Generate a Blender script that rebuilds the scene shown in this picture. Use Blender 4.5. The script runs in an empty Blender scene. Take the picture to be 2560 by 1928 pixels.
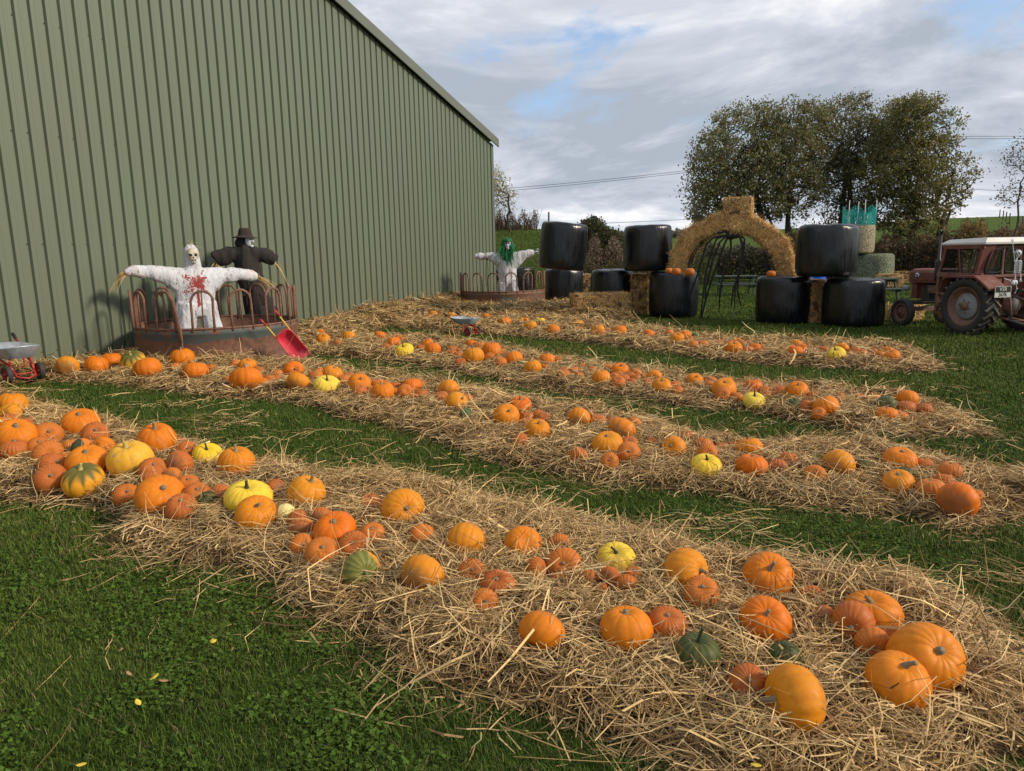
import bpy, bmesh, math, random
import numpy as np
from mathutils import Vector, Matrix, Quaternion, Euler, noise as mnoise
random.seed(7); rng = np.random.default_rng(7)
scene = bpy.context.scene
COL = scene.collection
rad = math.radians
# ------------------------------------------------------------------ camera
F_PX, CX, CY, CAMH = 1780.0, 1280.0, 964.0, 1.7
PITCH, ROLL = rad(10.45), rad(1.1)
FWD = np.array([0, math.cos(PITCH), -math.sin(PITCH)])
_up0 = np.array([0, math.sin(PITCH), math.cos(PITCH)]); _rt0 = np.array([1.0, 0, 0])
RT = _rt0*math.cos(ROLL) - _up0*math.sin(ROLL)
UP = _up0*math.cos(ROLL) + _rt0*math.sin(ROLL)
CAM = np.array([0, 0, CAMH])
cd = bpy.data.cameras.new('camera'); cam = bpy.data.objects.new('camera', cd); COL.objects.link(cam)
cd.sensor_width = 36; cd.lens = F_PX/2560*36; cd.clip_start = 0.05; cd.clip_end = 4000
cam.matrix_world = Matrix(((RT[0], UP[0], -FWD[0], 0), (RT[1], UP[1], -FWD[1], 0), (RT[2], UP[2], -FWD[2], CAMH), (0, 0, 0, 1)))
scene.camera = cam
scene.render.resolution_x = 1024; scene.render.resolution_y = 771
# ------------------------------------------------------------------ light
SUN_AZ, SUN_EL = rad(107), rad(30)
scene.view_settings.view_transform = 'Standard'; scene.view_settings.look = 'None'
scene.view_settings.exposure = 0.15; scene.view_settings.gamma = 1.0
w = bpy.data.worlds.new('World'); scene.world = w; w.use_nodes = True
nt = w.node_tree; nt.nodes.clear(); N = nt.nodes.new; L = nt.links.new
def wmath(op, a, b=None, c=None):
    n = N('ShaderNodeMath'); n.operation = op
    for i, v in enumerate((a, b, c)):
        if v is None: continue
        if isinstance(v, (int, float)): n.inputs[i].default_value = v
        else: L(v, n.inputs[i])
    return n.outputs[0]
out = N('ShaderNodeOutputWorld'); sky = N('ShaderNodeTexSky'); sky.sky_type = 'NISHITA'
sky.sun_disc = False; sky.sun_elevation = SUN_EL; sky.sun_rotation = SUN_AZ; sky.air_density = 1.0; sky.dust_density = 1.5
bg1 = N('ShaderNodeBackground'); bg1.inputs[1].default_value = 0.15
skc = N('ShaderNodeMix'); skc.data_type = 'RGBA'; skc.inputs[0].default_value = 0.45
L(sky.outputs[0], skc.inputs[6]); skc.inputs[7].default_value = (2.7, 3.9, 5.9, 1); L(skc.outputs[2], bg1.inputs[0])
tc = N('ShaderNodeTexCoord'); sx = N('ShaderNodeSeparateXYZ'); L(tc.outputs['Generated'], sx.inputs[0])
zz = wmath('MAXIMUM', sx.outputs[2], 0.0); den = wmath('ADD', zz, 0.19)
px_ = wmath('DIVIDE', sx.outputs[0], den); py_ = wmath('DIVIDE', sx.outputs[1], den)
cv = N('ShaderNodeCombineXYZ'); L(px_, cv.inputs[0]); L(py_, cv.inputs[1]); cv.inputs[2].default_value = 31.3
n1 = N('ShaderNodeTexNoise'); n1.inputs['Scale'].default_value = 1.15; n1.inputs['Detail'].default_value = 10; n1.inputs['Roughness'].default_value = 0.56; n1.inputs['Distortion'].default_value = 0.35
L(cv.outputs[0], n1.inputs['Vector'])
cov = N('ShaderNodeMapRange'); cov.inputs[1].default_value = 0.36; cov.inputs[2].default_value = 0.48; cov.interpolation_type = 'SMOOTHSTEP'; L(n1.outputs[0], cov.inputs[0])
n2 = N('ShaderNodeTexNoise'); n2.inputs['Scale'].default_value = 0.95; n2.inputs['Detail'].default_value = 9; n2.inputs['Roughness'].default_value = 0.62; n2.inputs['Distortion'].default_value = 0.5
cv2 = N('ShaderNodeVectorMath'); cv2.operation = 'ADD'; cv2.inputs[1].default_value = (2.0, 21.0, 6.0); L(cv.outputs[0], cv2.inputs[0]); L(cv2.outputs[0], n2.inputs['Vector'])
cr = N('ShaderNodeValToRGB'); L(n2.outputs[0], cr.inputs[0])
e = cr.color_ramp.elements; e[0].position = 0.38; e[0].color = (0.92, 0.92, 0.94, 1); e[1].position = 0.60; e[1].color = (0.40, 0.445, 0.52, 1)
m_ = e.new(0.48); m_.color = (0.60, 0.635, 0.71, 1)
bg2 = N('ShaderNodeBackground'); bg2.inputs[1].default_value = 1.0; L(cr.outputs[0], bg2.inputs[0])
mx = N('ShaderNodeMixShader'); L(cov.outputs[0], mx.inputs[0]); L(bg1.outputs[0], mx.inputs[1]); L(bg2.outputs[0], mx.inputs[2]); L(mx.outputs[0], out.inputs[0])
sd = bpy.data.lights.new('sun', 'SUN'); sd.energy = 3.2; sd.angle = rad(8.0); sd.color = (1.0, 0.88, 0.72)
sun = bpy.data.objects.new('sun', sd); COL.objects.link(sun)
SUNV = Vector((math.sin(SUN_AZ)*math.cos(SUN_EL), math.cos(SUN_AZ)*math.cos(SUN_EL), math.sin(SUN_EL)))
sun.rotation_euler = SUNV.to_track_quat('Z', 'Y').to_euler(); sun.location = (8, -6, 12)

# ------------------------------------------------------------------ geometry helpers
def ray(x, y):
    d = FWD + RT*((x-CX)/F_PX) - UP*((y-CY)/F_PX); return d/np.linalg.norm(d)
def gp(x, y, z=0.0):
    d = ray(x, y); return CAM + d*((z-CAMH)/d[2])
def at(x, y, dep):                       # point on the ray at a given depth along world +Y
    d = ray(x, y); return CAM + d*(dep/d[1])
class VN:                                # vectorised value noise
    def __init__(s, seed): s.t = np.random.default_rng(seed).random((256, 256))
    def __call__(s, x, y):
        xi = np.floor(x).astype(int); yi = np.floor(y).astype(int); fx = x-xi; fy = y-yi
        fx = fx*fx*(3-2*fx); fy = fy*fy*(3-2*fy)
        a = s.t[xi % 256, yi % 256]; b = s.t[(xi+1) % 256, yi % 256]; c = s.t[xi % 256, (yi+1) % 256]; d = s.t[(xi+1) % 256, (yi+1) % 256]
        return (a*(1-fx)+b*fx)*(1-fy)+(c*(1-fx)+d*fx)*fy
    def fbm(s, x, y, o=4):
        r = 0; a = .5; t = 0
        for i in range(o): r = r+a*s(x*2**i+7.1*i, y*2**i+3.3*i); t += a; a *= .5
        return r/t
VNA, VNB, VNC = VN(1), VN(2), VN(3)
def sstep(x, a, b):
    t = np.clip((x-a)/(b-a), 0, 1); return t*t*(3-2*t)
def raw_mesh(name, verts, loops, totals, mats=(), cols=None, smooth=False, midx=None):
    me = bpy.data.meshes.new(name); verts = np.asarray(verts, np.float32).reshape(-1, 3)
    loops = np.asarray(loops, np.int32).ravel(); totals = np.asarray(totals, np.int32)
    me.vertices.add(len(verts)); me.vertices.foreach_set('co', verts.ravel())
    me.loops.add(len(loops)); me.loops.foreach_set('vertex_index', loops)
    me.polygons.add(len(totals)); st = np.concatenate([[0], np.cumsum(totals)[:-1]]).astype(np.int32)
    me.polygons.foreach_set('loop_start', st); me.polygons.foreach_set('loop_total', totals)
    if midx is not None: me.polygons.foreach_set('material_index', np.asarray(midx, np.int32))
    me.polygons.foreach_set('use_smooth', np.full(len(totals), smooth, bool))
    for m in mats: me.materials.append(m)
    if cols is not None:
        a = me.color_attributes.new('Col', 'FLOAT_COLOR', 'POINT'); c = np.ones((len(verts), 4), np.float32); c[:, :3] = cols; a.data.foreach_set('color', c.ravel())
    me.update(calc_edges=True); return me
def link(name, me, parent=None, loc=None):
    o = bpy.data.objects.new(name, me); COL.objects.link(o)
    if parent is not None: o.parent = parent
    if loc is not None: o.location = loc
    return o
def tag(o, label=None, cat=None, group=None, kind=None):
    if label: o['label'] = label
    if cat: o['category'] = cat
    if group: o['group'] = group
    if kind: o['kind'] = kind
    return o
def thing(name, loc=(0, 0, 0), rz=0, label=None, cat=None, group=None):
    o = bpy.data.objects.new(name, None); COL.objects.link(o); o.location = loc; o.rotation_euler = (0, 0, rz); o.empty_display_size = .1
    return tag(o, label, cat, group)
class MB:
    def __init__(s): s.v = []; s.f = []; s.m = []; s.c = []; s.sm = []
    def add(s, vs, fs, mi=0, smooth=False, M=None):
        b = len(s.v)
        for v in vs: s.v.append(tuple(M @ Vector(v)) if M is not None else tuple(v))
        for f in fs: s.f.append([i+b for i in f]); s.m.append(mi); s.sm.append(smooth)
    def box(s, c, d, mi=0, M=None, R=None):
        x, y, z = d[0]/2, d[1]/2, d[2]/2; R = R or Matrix()
        R = R.to_3x3() if hasattr(R, 'to_3x3') else R
        vs = [Vector(c)+R @ Vector(p) for p in ((-x,-y,-z),(x,-y,-z),(x,y,-z),(-x,y,-z),(-x,-y,z),(x,-y,z),(x,y,z),(-x,y,z))]
        s.add(vs, [(0,3,2,1),(4,5,6,7),(0,1,5,4),(1,2,6,5),(2,3,7,6),(3,0,4,7)], mi, False, M)
    def beam(s, a, b, w, h, mi=0, up=(0,0,1)):
        a = Vector(a); b = Vector(b); d = (b-a); l = d.length; x = d.normalized(); u = Vector(up)
        if abs(x.dot(u)) > .98: u = Vector((0, 1, 0))
        y = u.cross(x).normalized(); z = x.cross(y)
        R = Matrix((x, y, z)).transposed(); s.box((a+b)/2, (l, w, h), mi, None, R)
    def tube(s, pts, r, n=8, mi=0, cap=True, closed=False, M=None):
        pts = [Vector(p) for p in pts]; k = len(pts); rs = r if hasattr(r, '__len__') else [r]*k
        vs = []; prev = None
        for i, p in enumerate(pts):
            if closed: t = pts[(i+1) % k]-pts[i-1]
            else: t = pts[min(i+1, k-1)]-pts[max(i-1, 0)]
            t.normalize()
            if prev is None:
                u = Vector((0,0,1)) if abs(t.z) < .9 else Vector((0,-1,0)); a = t.cross(u).normalized()
            else: a = (prev-t*prev.dot(t)).normalized()
            b = t.cross(a); prev = a
            for j in range(n):
                q = 2*math.pi*j/n; rr = rs[i]; ra, rb = rr if hasattr(rr, '__len__') else (rr, rr)
                vs.append(p+a*math.cos(q)*ra+b*math.sin(q)*rb)
        fs = []
        for i in range(k if closed else k-1):
            i2 = (i+1) % k
            for j in range(n): fs.append((i*n+j, i*n+(j+1) % n, i2*n+(j+1) % n, i2*n+j))
        if cap and not closed: fs.append(tuple(range(n-1, -1, -1))); fs.append(tuple((k-1)*n+j for j in range(n)))
        s.add(vs, fs, mi, True, M)
    def lathe(s, prof, n=32, mi=0, M=None, axis='z', smooth=True, ang=2*math.pi):
        vs = []; full = abs(ang-2*math.pi) < 1e-6; m = n if full else n+1
        for (r, z) in prof:
            for j in range(m):
                q = ang*j/n
                p = (r*math.cos(q), r*math.sin(q), z)
                if axis == 'y': p = (p[0], p[2], p[1])
                vs.append(p)
        fs = []
        for i in range(len(prof)-1):
            for j in range(n):
                j2 = (j+1) % m; fs.append((i*m+j, i*m+j2, (i+1)*m+j2, (i+1)*m+j))
        s.add(vs, fs, mi, smooth, M)
    def ell(s, c, r, mi=0, nu=14, nv=9, M=None, R=None):
        vs = []; R = R or Matrix.Identity(3)
        for i in range(nv+1):
            p = math.pi*i/nv
            for j in range(nu):
                q = 2*math.pi*j/nu; vs.append(Vector(c)+R @ Vector((r[0]*math.sin(p)*math.cos(q), r[1]*math.sin(p)*math.sin(q), r[2]*math.cos(p))))
        fs = [(i*nu+j, i*nu+(j+1) % nu, (i+1)*nu+(j+1) % nu, (i+1)*nu+j) for i in range(nv) for j in range(nu)]
        s.add(vs, fs, mi, True, M)
    def build(s, name, mats, parent=None, loc=None, bevel=0, merge=False):
        me = bpy.data.meshes.new(name); me.from_pydata(s.v, [], s.f)
        for m in (mats if isinstance(mats, (list, tuple)) else [mats]): me.materials.append(m)
        for p, mi, sm in zip(me.polygons, s.m, s.sm): p.material_index = mi; p.use_smooth = sm
        bm = bmesh.new(); bm.from_mesh(me)
        bmesh.ops.remove_doubles(bm, verts=bm.verts, dist=1e-5)
        bmesh.ops.recalc_face_normals(bm, faces=bm.faces); bm.to_mesh(me); bm.free()
        o = link(name, me, parent, loc)
        if bevel:
            b = o.modifiers.new('bevel', 'BEVEL'); b.width = bevel; b.segments = 2; b.limit_method = 'ANGLE'; b.angle_limit = rad(40)
        return o

# ------------------------------------------------------------------ materials
def mat(name, col=(.5,.5,.5), rough=.6, metal=0.0, var=0.0, vscale=6.0, bump=0.0, bscale=40.0, coat=0.0, attr=False, stretch=None, col2=None, sheen=0, spec=None, trans=0):
    m = bpy.data.materials.new(name); m.use_nodes = True; t = m.node_tree; n = t.nodes; l = t.links
    b = n['Principled BSDF']; b.inputs['Roughness'].default_value = rough; b.inputs['Metallic'].default_value = metal
    b.inputs['Base Color'].default_value = (*col, 1)
    if coat: b.inputs['Coat Weight'].default_value = coat; b.inputs['Coat Roughness'].default_value = .12
    if spec is not None: b.inputs['Specular IOR Level'].default_value = spec
    if trans: b.inputs['Transmission Weight'].default_value = trans
    tcn = n.new('ShaderNodeTexCoord'); mp = n.new('ShaderNodeMapping'); l.new(tcn.outputs['Object'], mp.inputs[0])
    if stretch: mp.inputs['Scale'].default_value = stretch
    src = None
    if attr:
        a = n.new('ShaderNodeAttribute'); a.attribute_name = 'Col'; src = a.outputs['Color']; l.new(src, b.inputs['Base Color'])
    if var:
        no = n.new('ShaderNodeTexNoise'); no.inputs['Scale'].default_value = vscale; no.inputs['Detail'].default_value = 6; no.inputs['Roughness'].default_value = .62; l.new(mp.outputs[0], no.inputs['Vector'])
        r = n.new('ShaderNodeMapRange'); r.inputs[1].default_value = .3; r.inputs[2].default_value = .7; l.new(no.outputs[0], r.inputs[0])
        x = n.new('ShaderNodeMix'); x.data_type = 'RGBA'; l.new(r.outputs[0], x.inputs[0])
        c2 = col2 or tuple(c*(1-var) for c in col)
        if attr:
            x.blend_type = 'MULTIPLY'; x.inputs[0].default_value = 1; l.new(src, x.inputs[6])
            r.inputs[3].default_value = 1-var; r.inputs[4].default_value = 1+var*.3
            for lk in list(t.links):
                if lk.to_socket == x.inputs[0]: t.links.remove(lk)
            l.new(r.outputs[0], x.inputs[7])
        else: x.inputs[6].default_value = (*col, 1); x.inputs[7].default_value = (*c2, 1)
        l.new(x.outputs[2], b.inputs['Base Color'])
    if bump:
        nb = n.new('ShaderNodeTexNoise'); nb.inputs['Scale'].default_value = bscale; nb.inputs['Detail'].default_value = 5; l.new(mp.outputs[0], nb.inputs['Vector'])
        bp = n.new('ShaderNodeBump'); bp.inputs['Strength'].default_value = bump; bp.inputs['Distance'].default_value = .02; l.new(nb.outputs[0], bp.inputs['Height']); l.new(bp.outputs[0], b.inputs['Normal'])
    return m
class G:                                 # tiny node-graph helper for special materials
    def __init__(s, name, rough=.5):
        s.m = bpy.data.materials.new(name); s.m.use_nodes = True; s.t = s.m.node_tree; s.b = s.t.nodes['Principled BSDF']; s.b.inputs['Roughness'].default_value = rough
        tcn = s.t.nodes.new('ShaderNodeTexCoord'); s.obj = tcn.outputs['Object']
    def set(s, sock, v):
        if isinstance(v, (int, float)): sock.default_value = v
        elif isinstance(v, tuple): sock.default_value = (*v, 1) if len(v) == 3 and len(sock.default_value) == 4 else v
        else: s.t.links.new(v, sock)
    def node(s, typ, **kw):
        n = s.t.nodes.new(typ)
        for k, v in kw.items(): setattr(n, k, v)
        return n
    def noise(s, scale, detail=5, rough=.6, stretch=None, dist=0, vec=None, off=None):
        n = s.node('ShaderNodeTexNoise'); v = vec or s.obj
        if stretch or off:
            mp = s.node('ShaderNodeMapping'); s.t.links.new(v, mp.inputs[0])
            if stretch: mp.inputs['Scale'].default_value = stretch
            if off: mp.inputs['Location'].default_value = off
            v = mp.outputs[0]
        s.t.links.new(v, n.inputs['Vector']); n.inputs['Scale'].default_value = scale; n.inputs['Detail'].default_value = detail; n.inputs['Roughness'].default_value = rough; n.inputs['Distortion'].default_value = dist
        return n.outputs[0]
    def mr(s, v, a, b, c=0., d=1., smooth=False):
        n = s.node('ShaderNodeMapRange'); s.set(n.inputs[0], v)
        for i, q in enumerate((a, b, c, d)): n.inputs[i+1].default_value = q
        if smooth: n.interpolation_type = 'SMOOTHSTEP'
        return n.outputs[0]
    def mix(s, f, a, b, blend='MIX'):
        n = s.node('ShaderNodeMix', data_type='RGBA', blend_type=blend); s.set(n.inputs[0], f); s.set(n.inputs[6], a); s.set(n.inputs[7], b); return n.outputs[2]
    def math(s, op, a, b=0.0):
        n = s.node('ShaderNodeMath', operation=op); s.set(n.inputs[0], a); s.set(n.inputs[1], b); return n.outputs[0]
    def sep(s, v):
        n = s.node('ShaderNodeSeparateXYZ'); s.t.links.new(v, n.inputs[0]); return n.outputs
    def attr(s, name='Col'):
        n = s.node('ShaderNodeAttribute'); n.attribute_name = name; return n.outputs['Color']
    def bump(s, h, st=.5, dist=.01):
        n = s.node('ShaderNodeBump'); n.inputs['Strength'].default_value = st; n.inputs['Distance'].default_value = dist; s.t.links.new(h, n.inputs['Height']); s.t.links.new(n.outputs[0], s.b.inputs['Normal'])
    def color(s, v): s.set(s.b.inputs['Base Color'], v); return s
    def rnd(s): return s.node('ShaderNodeObjectInfo').outputs['Random']

M_STRAW = mat('straw_strands', attr=True, rough=.62, spec=.25)
M_BLADE = mat('grass_blades', attr=True, rough=.7, spec=.10)
g = G('tree_leaves', .6); g.b.inputs['Specular IOR Level'].default_value = .25; _c = g.attr(); g.color(_c); _t = g.node('ShaderNodeBsdfTranslucent'); g.t.links.new(_c, _t.inputs[0]); _m = g.node('ShaderNodeMixShader'); _m.inputs[0].default_value = .42; g.t.links.new(g.b.outputs[0], _m.inputs[1]); g.t.links.new(_t.outputs[0], _m.inputs[2]); g.t.links.new(_m.outputs[0], g.t.nodes['Material Output'].inputs[0]); M_LEAF = g.m
M_BARK = mat('bark', (.075,.06,.048), .9, var=.5, vscale=5, bump=.6, bscale=18)
M_STRAWBASE = mat('straw_base', (.13,.078,.034), .9, var=.65, vscale=26, bump=.9, bscale=60)  # dark brown simulates depth: shade between the stalks put into the colour
g = G('ground_turf', .95); g.b.inputs['Specular IOR Level'].default_value = .08
nA = g.noise(.35, 4); nB = g.noise(9, 6, .7); nC = g.noise(60, 3, .7)
c = g.mix(g.mr(nA, .35, .65), (.054,.090,.013), (.078,.112,.020))
c = g.mix(g.mr(nB, .35, .7), c, (.028,.052,.009)); c = g.mix(g.mr(nC, .3, .75), c, (.085,.128,.024)); g.color(c); g.bump(nC, .8, .03); M_TURF = g.m
g = G('cladding_paint', .42)
a = g.noise(1.0, 3, .5, stretch=(14, 14, .35)); b_ = g.noise(.5, 4, .6)
zc = g.sep(g.obj)[2]
dirt = g.math('MULTIPLY', g.mr(zc, 0.1, 1.2, 1., 0.), g.mr(g.noise(6, 5, .7, stretch=(1, 1, .25)), .35, .75))
c = g.mix(a, (.116,.142,.090), (.140,.166,.110)); c = g.mix(g.math('MULTIPLY', g.mr(b_, .4, .7), .35), c, (.135,.132,.095)); c = g.mix(g.math('MULTIPLY', dirt, .45), c, (.12,.10,.06))
spk = g.mr(g.noise(38, 2, .5), .77, .80)
c = g.mix(g.math('MULTIPLY', spk, .5), c, (.42,.42,.34)); g.color(c); M_CLAD = g.m
M_TRIM = mat('flashing_paint', (.132,.148,.108), .4, var=.12, vscale=2)
M_DARKGAP = mat('dark_block', (.03,.028,.025), .9, var=.4, vscale=8)
M_SCREW = mat('screw_heads', (.06,.065,.045), .4)
M_ROOF = mat('roof_sheet', (.17,.18,.14), .5, var=.2)
def rust_mat(name, paint, band=None, amt=.5):
    g = G(name, .7); n1 = g.noise(2.2, 7, .65, dist=.4); n2 = g.noise(14, 5, .7); n3 = g.noise(55, 3, .6)
    rust = g.mix(g.mr(n2, .3, .7), (.115,.052,.034), (.235,.115,.070)); rust = g.mix(g.mr(n3, .62, .72), rust, (.40,.31,.25))
    f = g.mr(n1, amt-.05, amt+.05, 0, 1)
    if band:
        z = g.sep(g.obj)[2]; up = g.mr(g.math('ADD', z, g.math('MULTIPLY', n1, .3)), band[0], band[0]+.03); top = g.mr(z, band[1], band[1]+.015, 1, 0)
        f = g.math('MULTIPLY', g.math('MULTIPLY', up, top), g.mr(g.noise(1.5, 6, .6, off=(3, 1, 2)), .515, .53))
    g.color(g.mix(f, rust, paint)); g.bump(n2, .35, .01); return g.m
M_RUSTA = rust_mat('rusty_sheet', (.075,.095,.088), band=(.56, .585))
M_RUSTB = rust_mat('rusty_sheet_patchy', (.115,.125,.105), amt=.56)
M_RUSTBAR = rust_mat('rusty_bar', (.13,.12,.10), amt=.62)
M_TRED = rust_mat('faded_red_paint', (.150,.042,.030), amt=.46)
M_RUBBER = mat('rubber', (.022,.021,.020), .75, var=.5, vscale=9, col2=(.05,.045,.038), bump=.3)
M_RUBBERMUD = mat('muddy_rubber', (.05,.043,.034), .85, var=.6, vscale=9, col2=(.15,.12,.085), bump=.4)
M_GREYRIM = rust_mat('grey_rim', (.24,.25,.26), amt=.45)
M_REDRIM = mat('red_rim', (.5,.035,.03), .4, var=.3)
M_GALV = mat('galvanised', (.52,.56,.62), .35, metal=.45, var=.35, vscale=9, bump=.1)
M_BLACK = mat('black_metal', (.02,.02,.022), .5, var=.3)
M_DARKIRON = rust_mat('oily_iron', (.03,.026,.024), amt=.5)
M_WHITE = mat('off_white_paint', (.62,.60,.55), .5, var=.2, vscale=4)
M_REDPL = mat('red_plastic', (.62,.035,.06), .35, var=.2, vscale=3, bump=.05)
M_YEL = mat('yellow_paint', (.78,.47,.03), .35, var=.15)
M_BONE = mat('bone_plastic', (.66,.60,.47), .5, var=.35, vscale=14)
M_BONEW = mat('white_bone', (.62,.64,.66), .5, var=.25, vscale=20)
M_SOCKET = mat('socket_black', (.012,.010,.010), .8)
M_CLOTHBLK = mat('black_cloth', (.030,.024,.021), .92, var=.4, vscale=5, bump=.6, bscale=12)
M_HAT = mat('brown_felt', (.045,.030,.024), .95, var=.4, vscale=8, bump=.4)
M_WOODG = mat('greenish_wood', (.075,.095,.080), .8, var=.35, vscale=7, stretch=(1, 8, 8), bump=.3)
M_POST = mat('post_wood', (.10,.085,.07), .9, var=.4)
M_TURQ = mat('turquoise_net', (.01,.42,.38), .6)
M_ROPE = mat('white_pole', (.6,.62,.6), .5)
M_BLUE = mat('blue_plastic', (.01,.14,.75), .35, var=.1)
M_CORD = mat('dark_cord', (.012,.012,.012), .7)
def overalls_mat(name, seed, chest):
    g = G(name, .65); x, y, z = g.sep(g.obj)
    streak = g.noise(9, 5, .6, stretch=(3.2, 3.2, .8), off=(seed, 0, 0), dist=.8); spl = g.noise(22, 4, .65, off=(0, seed, 0)); blot = g.noise(5.5, 4, .6, off=(seed, seed, 0), dist=1.)
    base = g.mix(g.mr(g.noise(3, 4), .35, .7), (.62,.635,.66), (.50,.50,.51))
    f1 = g.math('MULTIPLY', g.mr(streak, .59, .62), g.mr(spl, .42, .52)); f2 = g.mr(blot, .705, .715)
    c = g.mix(f1, base, (.20,.045,.045)); c = g.mix(f2, c, (.24,.03,.025))
    if chest:
        dx = g.math('ABSOLUTE', g.math('ADD', x, .02)); dz = g.math('ABSOLUTE', g.math('SUBTRACT', z, 1.30))
        d = g.math('MAXIMUM', g.math('DIVIDE', dx, .17), g.math('DIVIDE', dz, .14)); d = g.math('ADD', d, g.math('MULTIPLY', g.math('SUBTRACT', g.noise(13, 6, .8, dist=.9), .5), 5.5))
        c = g.mix(g.mr(d, .8, .95, 1, 0), c, (.26,.022,.018))
        dx2 = g.math('ABSOLUTE', g.math('ADD', x, .02)); dz2 = g.math('ABSOLUTE', g.math('SUBTRACT', z, 1.05)); d2 = g.math('MAXIMUM', g.math('DIVIDE', dx2, .035), g.math('DIVIDE', dz2, .2)); d2 = g.math('ADD', d2, g.math('MULTIPLY', g.noise(20, 3, .7), 1.2))
        c = g.mix(g.mr(d2, 1.3, 1.45, 1, 0), c, (.26,.022,.018))
        arm = g.mr(g.math('ABSOLUTE', x), .85, 1.1); c = g.mix(g.math('MULTIPLY', g.math('MULTIPLY', arm, g.mr(g.noise(12, 4, .6), .45, .6)), .7), c, (.60,.30,.22))
    g.color(c); g.bump(g.noise(9, 6, .6, stretch=(1, 1, .45), dist=1.6), .6, .05); return g.m
M_SUIT1 = overalls_mat('stained_white_fabric', 1.3, True)
M_SUIT2 = overalls_mat('spattered_white_fabric', 5.1, False)
g = G('bale_wrap', .22)
st = g.noise(6, 4, .6, stretch=(3.5, 3.5, .35)); du = g.noise(2.2, 5, .6, stretch=(2, 2, .6))
g.color(g.mix(g.mr(du, .55, .8), (.005,.006,.008), (.014,.015,.017))); g.set(g.b.inputs['Roughness'], g.mr(st, .3, .75, .10, .46)); g.bump(g.math('ADD', st, g.math('MULTIPLY', g.noise(30, 3, .6, stretch=(1, 1, .2)), .2)), .28, .03); M_WRAP = g.m
def net_mat(name, c1, c2):
    g = G(name, .8); s = g.sep(g.obj); wv = g.node('ShaderNodeTexWave', bands_direction='Z'); wv.inputs['Scale'].default_value = 9; wv.inputs['Distortion'].default_value = 3; wv.inputs['Detail'].default_value = 3; g.t.links.new(g.obj, wv.inputs[0])
    vo = g.node('ShaderNodeTexVoronoi'); vo.inputs['Scale'].default_value = 17; g.t.links.new(g.obj, vo.inputs['Vector'])
    c = g.mix(wv.outputs['Fac'], c1, c2); c = g.mix(g.mr(vo.outputs['Distance'], .3, .6), c, tuple(q*.5 for q in c1)); g.color(c); g.bump(vo.outputs['Distance'], .5, .02); return g.m
M_NETG = net_mat('green_net_wrap', (.14,.17,.10), (.32,.32,.20)); M_NETT = net_mat('tan_net_wrap', (.36,.30,.18), (.52,.45,.29))
m = bpy.data.materials.new('cab_glass'); m.use_nodes = True; t = m.node_tree; t.nodes.remove(t.nodes['Principled BSDF']); gl = t.nodes.new('ShaderNodeBsdfGlossy'); gl.inputs['Roughness'].default_value = .04; tr = t.nodes.new('ShaderNodeBsdfTransparent'); tr.inputs[0].default_value = (.72,.76,.74,1); ms = t.nodes.new('ShaderNodeMixShader'); ms.inputs[0].default_value = .10; t.links.new(tr.outputs[0], ms.inputs[1]); t.links.new(gl.outputs[0], ms.inputs[2]); t.links.new(ms.outputs[0], t.nodes['Material Output'].inputs[0]); M_GLASS = m

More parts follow.
